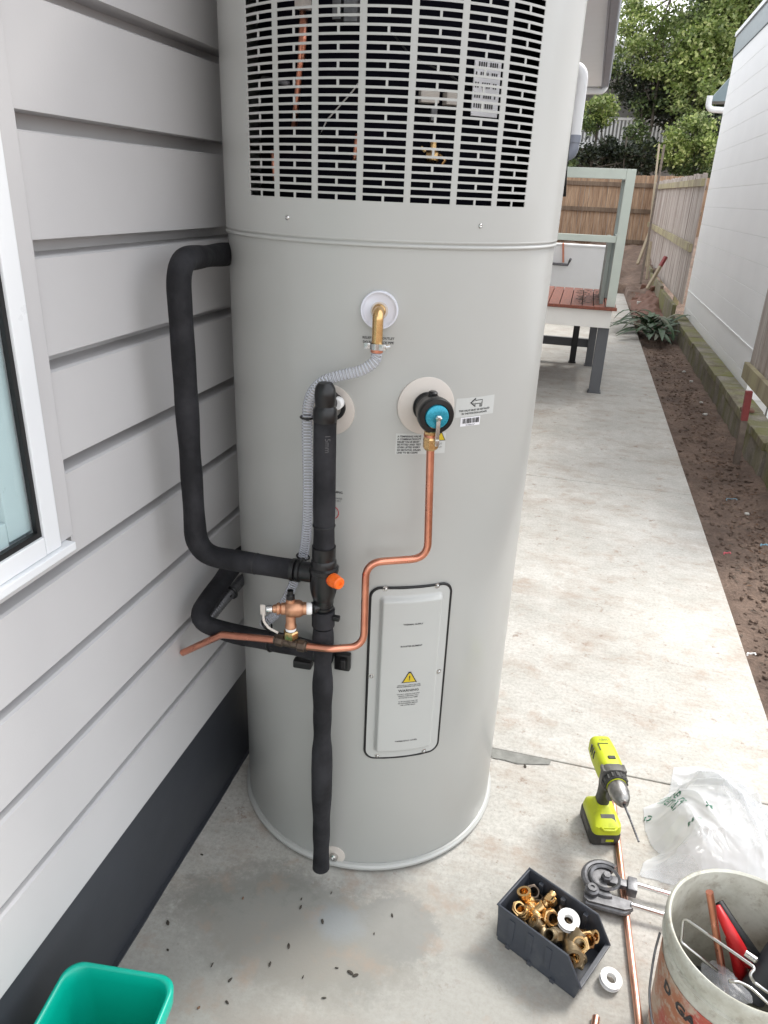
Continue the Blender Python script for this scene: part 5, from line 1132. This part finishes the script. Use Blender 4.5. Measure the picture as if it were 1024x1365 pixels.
# contents
def bkp(u, v, z): return PG(u, v, z)
a = bkp(946, 1189, .35); b = bkp(962, 1290, .20); bm = NB(); tube(bm, [a, b+(b-a)*.5], .0068, 16); tag(obj('copper_stick', bm, 'copper', smooth=True, ang=50, loc=b), 'short copper pipe leaning inside the bucket of tools', 'pipe offcut')
bm = NB(); ip = [bkp(1040, 1352, .25), bkp(1000, 1316, .25), bkp(985, 1309, .255), bkp(972, 1308, .255)]
tube(bm, ip, .0030, 10, R=.02); tube(bm, [bkp(957, 1295, .22), bkp(908, 1256, .235), bkp(911, 1223, .27), bkp(1008, 1291, .285), bkp(999, 1299, .28), bkp(1006, 1310, .27), bkp(1050, 1342, .26)], .0030, 10, R=.008)
tag(obj('wire_frame', bm, 'steel', smooth=True, loc=bkp(957, 1295, .2)), 'bent bright wire frame of a sealant gun across the bucket mouth', 'sealant gun')
pr_ = thing('grips', 'red and black handled grips sticking up inside the bucket', 'pliers', tuple(bkp(985, 1290, .15)))
for pts_, rad0 in (([(956, 1208, .29), (968, 1232, .28), (984, 1262, .25), (1000, 1285, .20)], .011), ([(972, 1250, .23), (984, 1280, .20), (990, 1308, .14)], .012)):
    bm = NB(); P3 = smoothp([bkp(*p) for p in pts_], 2); tube(bm, P3, lambda s: rad0*(.62+.5*math.sin(min(s*22, 2.4))), 12); obj('red_handle', bm, 'tool_red', pr_, smooth=True)
bm = NB(); P3 = smoothp([bkp(*p)+Vector((.006, .006, -.006)) for p in ((955, 1203, .292), (974, 1232, .28), (996, 1262, .25), (1016, 1292, .2))], 2); tube(bm, P3, .010, 10); obj('black_grip', bm, 'black_rubber', pr_, smooth=True)
bm = NB(); cylr(bm, bkp(990, 1268, .24), bkp(1010, 1282, .24), .007, bev=.002); obj('pivot', bm, 'steel', pr_, smooth=True, ang=40)
st = thing('sealant_cartridge', 'dark tube tool lying at the right inside the bucket', 'cartridge', tuple(bkp(1020, 1300, .15)))
bm = NB(); cylr(bm, bkp(1000, 1330, .16), bkp(1045, 1262, .26), .024, bev=.004); obj('tube_body', bm, 'skirt_paint', st, smooth=True, ang=40)
bm = NB(); cylr(bm, bkp(1030, 1300, .14), bkp(1060, 1240, .28), .017, bev=.004); obj('black_nozzle', bm, 'black_plastic', st, smooth=True, ang=40)
ds_ = thing('tool_pouch', 'black tool bag bundled in the bottom of the bucket', 'tool bag', tuple(BC+UP*.02)); rr = random.Random(8)
for i in range(9):
    c = BC+Vector((rr.uniform(-.06, .06), rr.uniform(-.06, .06), .09+rr.uniform(0, .07))); bm = NB(); r_ = bmesh.ops.create_icosphere(bm, subdivisions=3, radius=.045, matrix=Matrix.Translation(c) @ Matrix.Diagonal((1, .8, .6, 1)))
    for v in bm.verts: v.co += (v.co-c).normalized()*.014*noise.noise(v.co*38)
    obj('fold', bm, 'black_rubber' if i % 3 else 'skirt_paint', ds_, smooth=True)
bm = NB(); c = bkp(968, 1303, .215); r_ = bmesh.ops.create_icosphere(bm, subdivisions=4, radius=.030, matrix=Matrix.Translation(c-UP*.012) @ Matrix.Rotation(-.6, 4, 'Z') @ Matrix.Diagonal((1.5, .7, .4, 1)))
for v in bm.verts: v.co += (v.co-c).normalized()*(.018*noise.noise(v.co*40)+.009*abs(noise.noise(v.co*95)))
tag(obj('clear_bag', bm, 'poly_bag', smooth=True, loc=c), 'small crumpled clear bag inside the bucket', 'plastic bag')

# ================================================================== PLASTIC BAG ON THE GROUND
outl = [PG(u, v) for u, v in ((858, 1078), (878, 1070), (892, 1058), (898, 1024), (930, 1023), (964, 1030), (985, 1050), (1012, 1072), (1036, 1090), (1060, 1120), (1060, 1190), (1000, 1200), (930, 1190), (852, 1168), (858, 1150), (880, 1140), (868, 1128), (860, 1108))]
def inside(x, y):
    c = False; n_ = len(outl)
    for i in range(n_):
        a, b = outl[i], outl[(i+1) % n_]
        if (a.y > y) != (b.y > y) and x < (b.x-a.x)*(y-a.y)/(b.y-a.y)+a.x: c = not c
    return c
def edge_d(x, y):
    P = Vector((x, y, 0)); m = 9
    for i in range(len(outl)):
        a, b = outl[i], outl[(i+1) % len(outl)]; t = max(0, min(1, (P-a).dot(b-a)/(b-a).length_squared)); m = min(m, (P-a.lerp(b, t)).length)
    return m
bx0, bx1, by0, by1 = .30, .80, 1.36, 1.88
def bag_h(x, y, lay=0):
    e = min(1, edge_d(x, y)/.06) if inside(x, y) else 0
    w = Vector((x*5+lay*7, y*5, lay*3)); q = Vector((noise.noise(w), noise.noise(w+Vector((9, 2, 4))), 0))*.5
    f = 1-abs(noise.noise(Vector((x*7, y*7, lay))+q*2.2))*2.2; f2 = 1-abs(noise.noise(Vector((x*15+3, y*15, lay*2))+q*3))*2.2; f3 = 1-abs(noise.noise(Vector((x*34, y*34, 5+lay))+q*4))*2
    lump = math.exp(-((x-.52)**2+(y-1.60)**2)/.018)*.045+math.exp(-((x-.48)**2+(y-1.45)**2)/.006)*.03
    df = ((x-.36)*.45+(y-1.80)*.9); rg = sum(math.exp(-((((x-cx)*ca+(y-cy)*sa)+.012*noise.noise(Vector((x*11, y*11, cx*9))))/.007)**2)*a_*math.exp(-(((y-cy)*ca-(x-cx)*sa)/.13)**2) for cx, cy, ca, sa, a_ in ((.50, 1.68, .86, .5, .020), (.53, 1.60, .80, .6, .022), (.575, 1.70, .3, .95, .016), (.60, 1.58, .7, .7, .018), (.45, 1.60, .9, .42, .012), (.48, 1.80, .5, .85, .010), (.64, 1.64, .9, .4, .014), (.44, 1.47, .3, .95, .012)))
    flat = 1-.85*math.exp(-((x-.41)**2+(y-1.66)**2)/.010)
    return .003+e*((max(0, f)**3*.016+max(0, f2)**4*.006)*flat+rg*1.25*(1 if lay == 0 else .4)+lump*2.3+.004)*1.35
bag = thing('plastic_bag', 'crumpled translucent plastic bag with green print lying on the concrete', 'plastic bag', (.5, 1.6, 0))
NG = 190
for lay in (0, 1):
    bm = NB(); grid(bm, lambda u, v: Vector((bx0+(bx1-bx0)*u, by0+(by1-by0)*v, bag_h(bx0+(bx1-bx0)*u, by0+(by1-by0)*v, lay)*(1 if lay == 0 else .35))), NG, NG, lambda u, v: inside(bx0+(bx1-bx0)*u, by0+(by1-by0)*v))
    obj('film', bm, 'plastic_film', bag, smooth=True, recalc=False)
def on_bag(P, dirx): 
    dirx = Vector(dirx).normalized(); dy = Vector((-dirx.y, dirx.x, 0)); return lambda a, b: (lambda q: Vector((q.x, q.y, bag_h(q.x, q.y)+.005)))(P+dirx*a+dy*b)
dv = PG(893, 1108)-PG(877, 1070)
for k, (s, p) in enumerate((('Please re', (878, 1069)), ('Internal', (874, 1077)))):
    obj('green_print', mapbm(textbm([s], .032 if k == 0 else .030, 'LEFT', bold=.0002), on_bag(PG(*p), dv)), 'ink_green', bag, recalc=False)
obj('green_print', mapbm(textbm(['38'], .018, 'LEFT', bold=.0006), on_bag(PG(924, 1135), (1, 0, 0))), 'ink_green', bag, recalc=False)
obj('green_print', mapbm(textbm(['H ---'], .013, 'LEFT', bold=.0006), on_bag(PG(906, 1143), (1, 0, 0))), 'ink_green', bag, recalc=False)
bm = NB(); Pc = PG(863, 1095)
for k in range(3):
    a = k*2.094; tube(bm, [(lambda q: Vector((q.x, q.y, bag_h(q.x, q.y)+.002)))(Pc+Vector((math.cos(a+t), math.sin(a+t), 0))*.008) for t in (.0, .5, 1.0, 1.5)], .0016, 5)
obj('recycling_mark', bm, 'ink_green', bag)

# ================================================================== SEED HUSKS ON THE CONCRETE
rr = random.Random(21)
for i, (u, v, a) in enumerate(((402, 1199, .1), (401, 1210, .1), (324, 1198, 0), (430, 1229, .5), (523, 1221, .5), (499, 1245, .4), (283, 1287, 0), (307, 1307, -.4), (449, 1291, 1.6), (467, 1297, 1.2), (474, 1301, 2.2), (404, 1303, 0), (432, 1331, 1.8), (224, 1231, .7), (224, 1267, 1.1), (265, 1344, -.8), (303, 1337, 1), (269, 1140, 1.4), (442, 1191, 0), (385, 1262, .4), (360, 1286, .2), (700, 1022, .3))):
    P = PG(u, v, 0); L_ = rr.uniform(.003, .0075); w = L_*rr.uniform(.3, .6); bm = NB(); R = Matrix.Rotation(a+1.57, 3, 'Z')
    bmesh.ops.create_icosphere(bm, subdivisions=2, radius=1, matrix=Matrix.Translation(P+UP*.0017) @ R.to_4x4() @ Matrix.Diagonal((L_, w, .0018, 1)))
    for q in bm.verts: q.co += Vector((noise.noise(q.co*300), noise.noise(q.co*310), 0))*.001
    tag(obj('seed_husk', bm, 'husk' if i not in (2, 15) else 'leaf_litter', loc=P), 'tiny dark seed husk lying on the concrete in front of the heater', 'seed husk', 'seed husks scattered on the concrete')
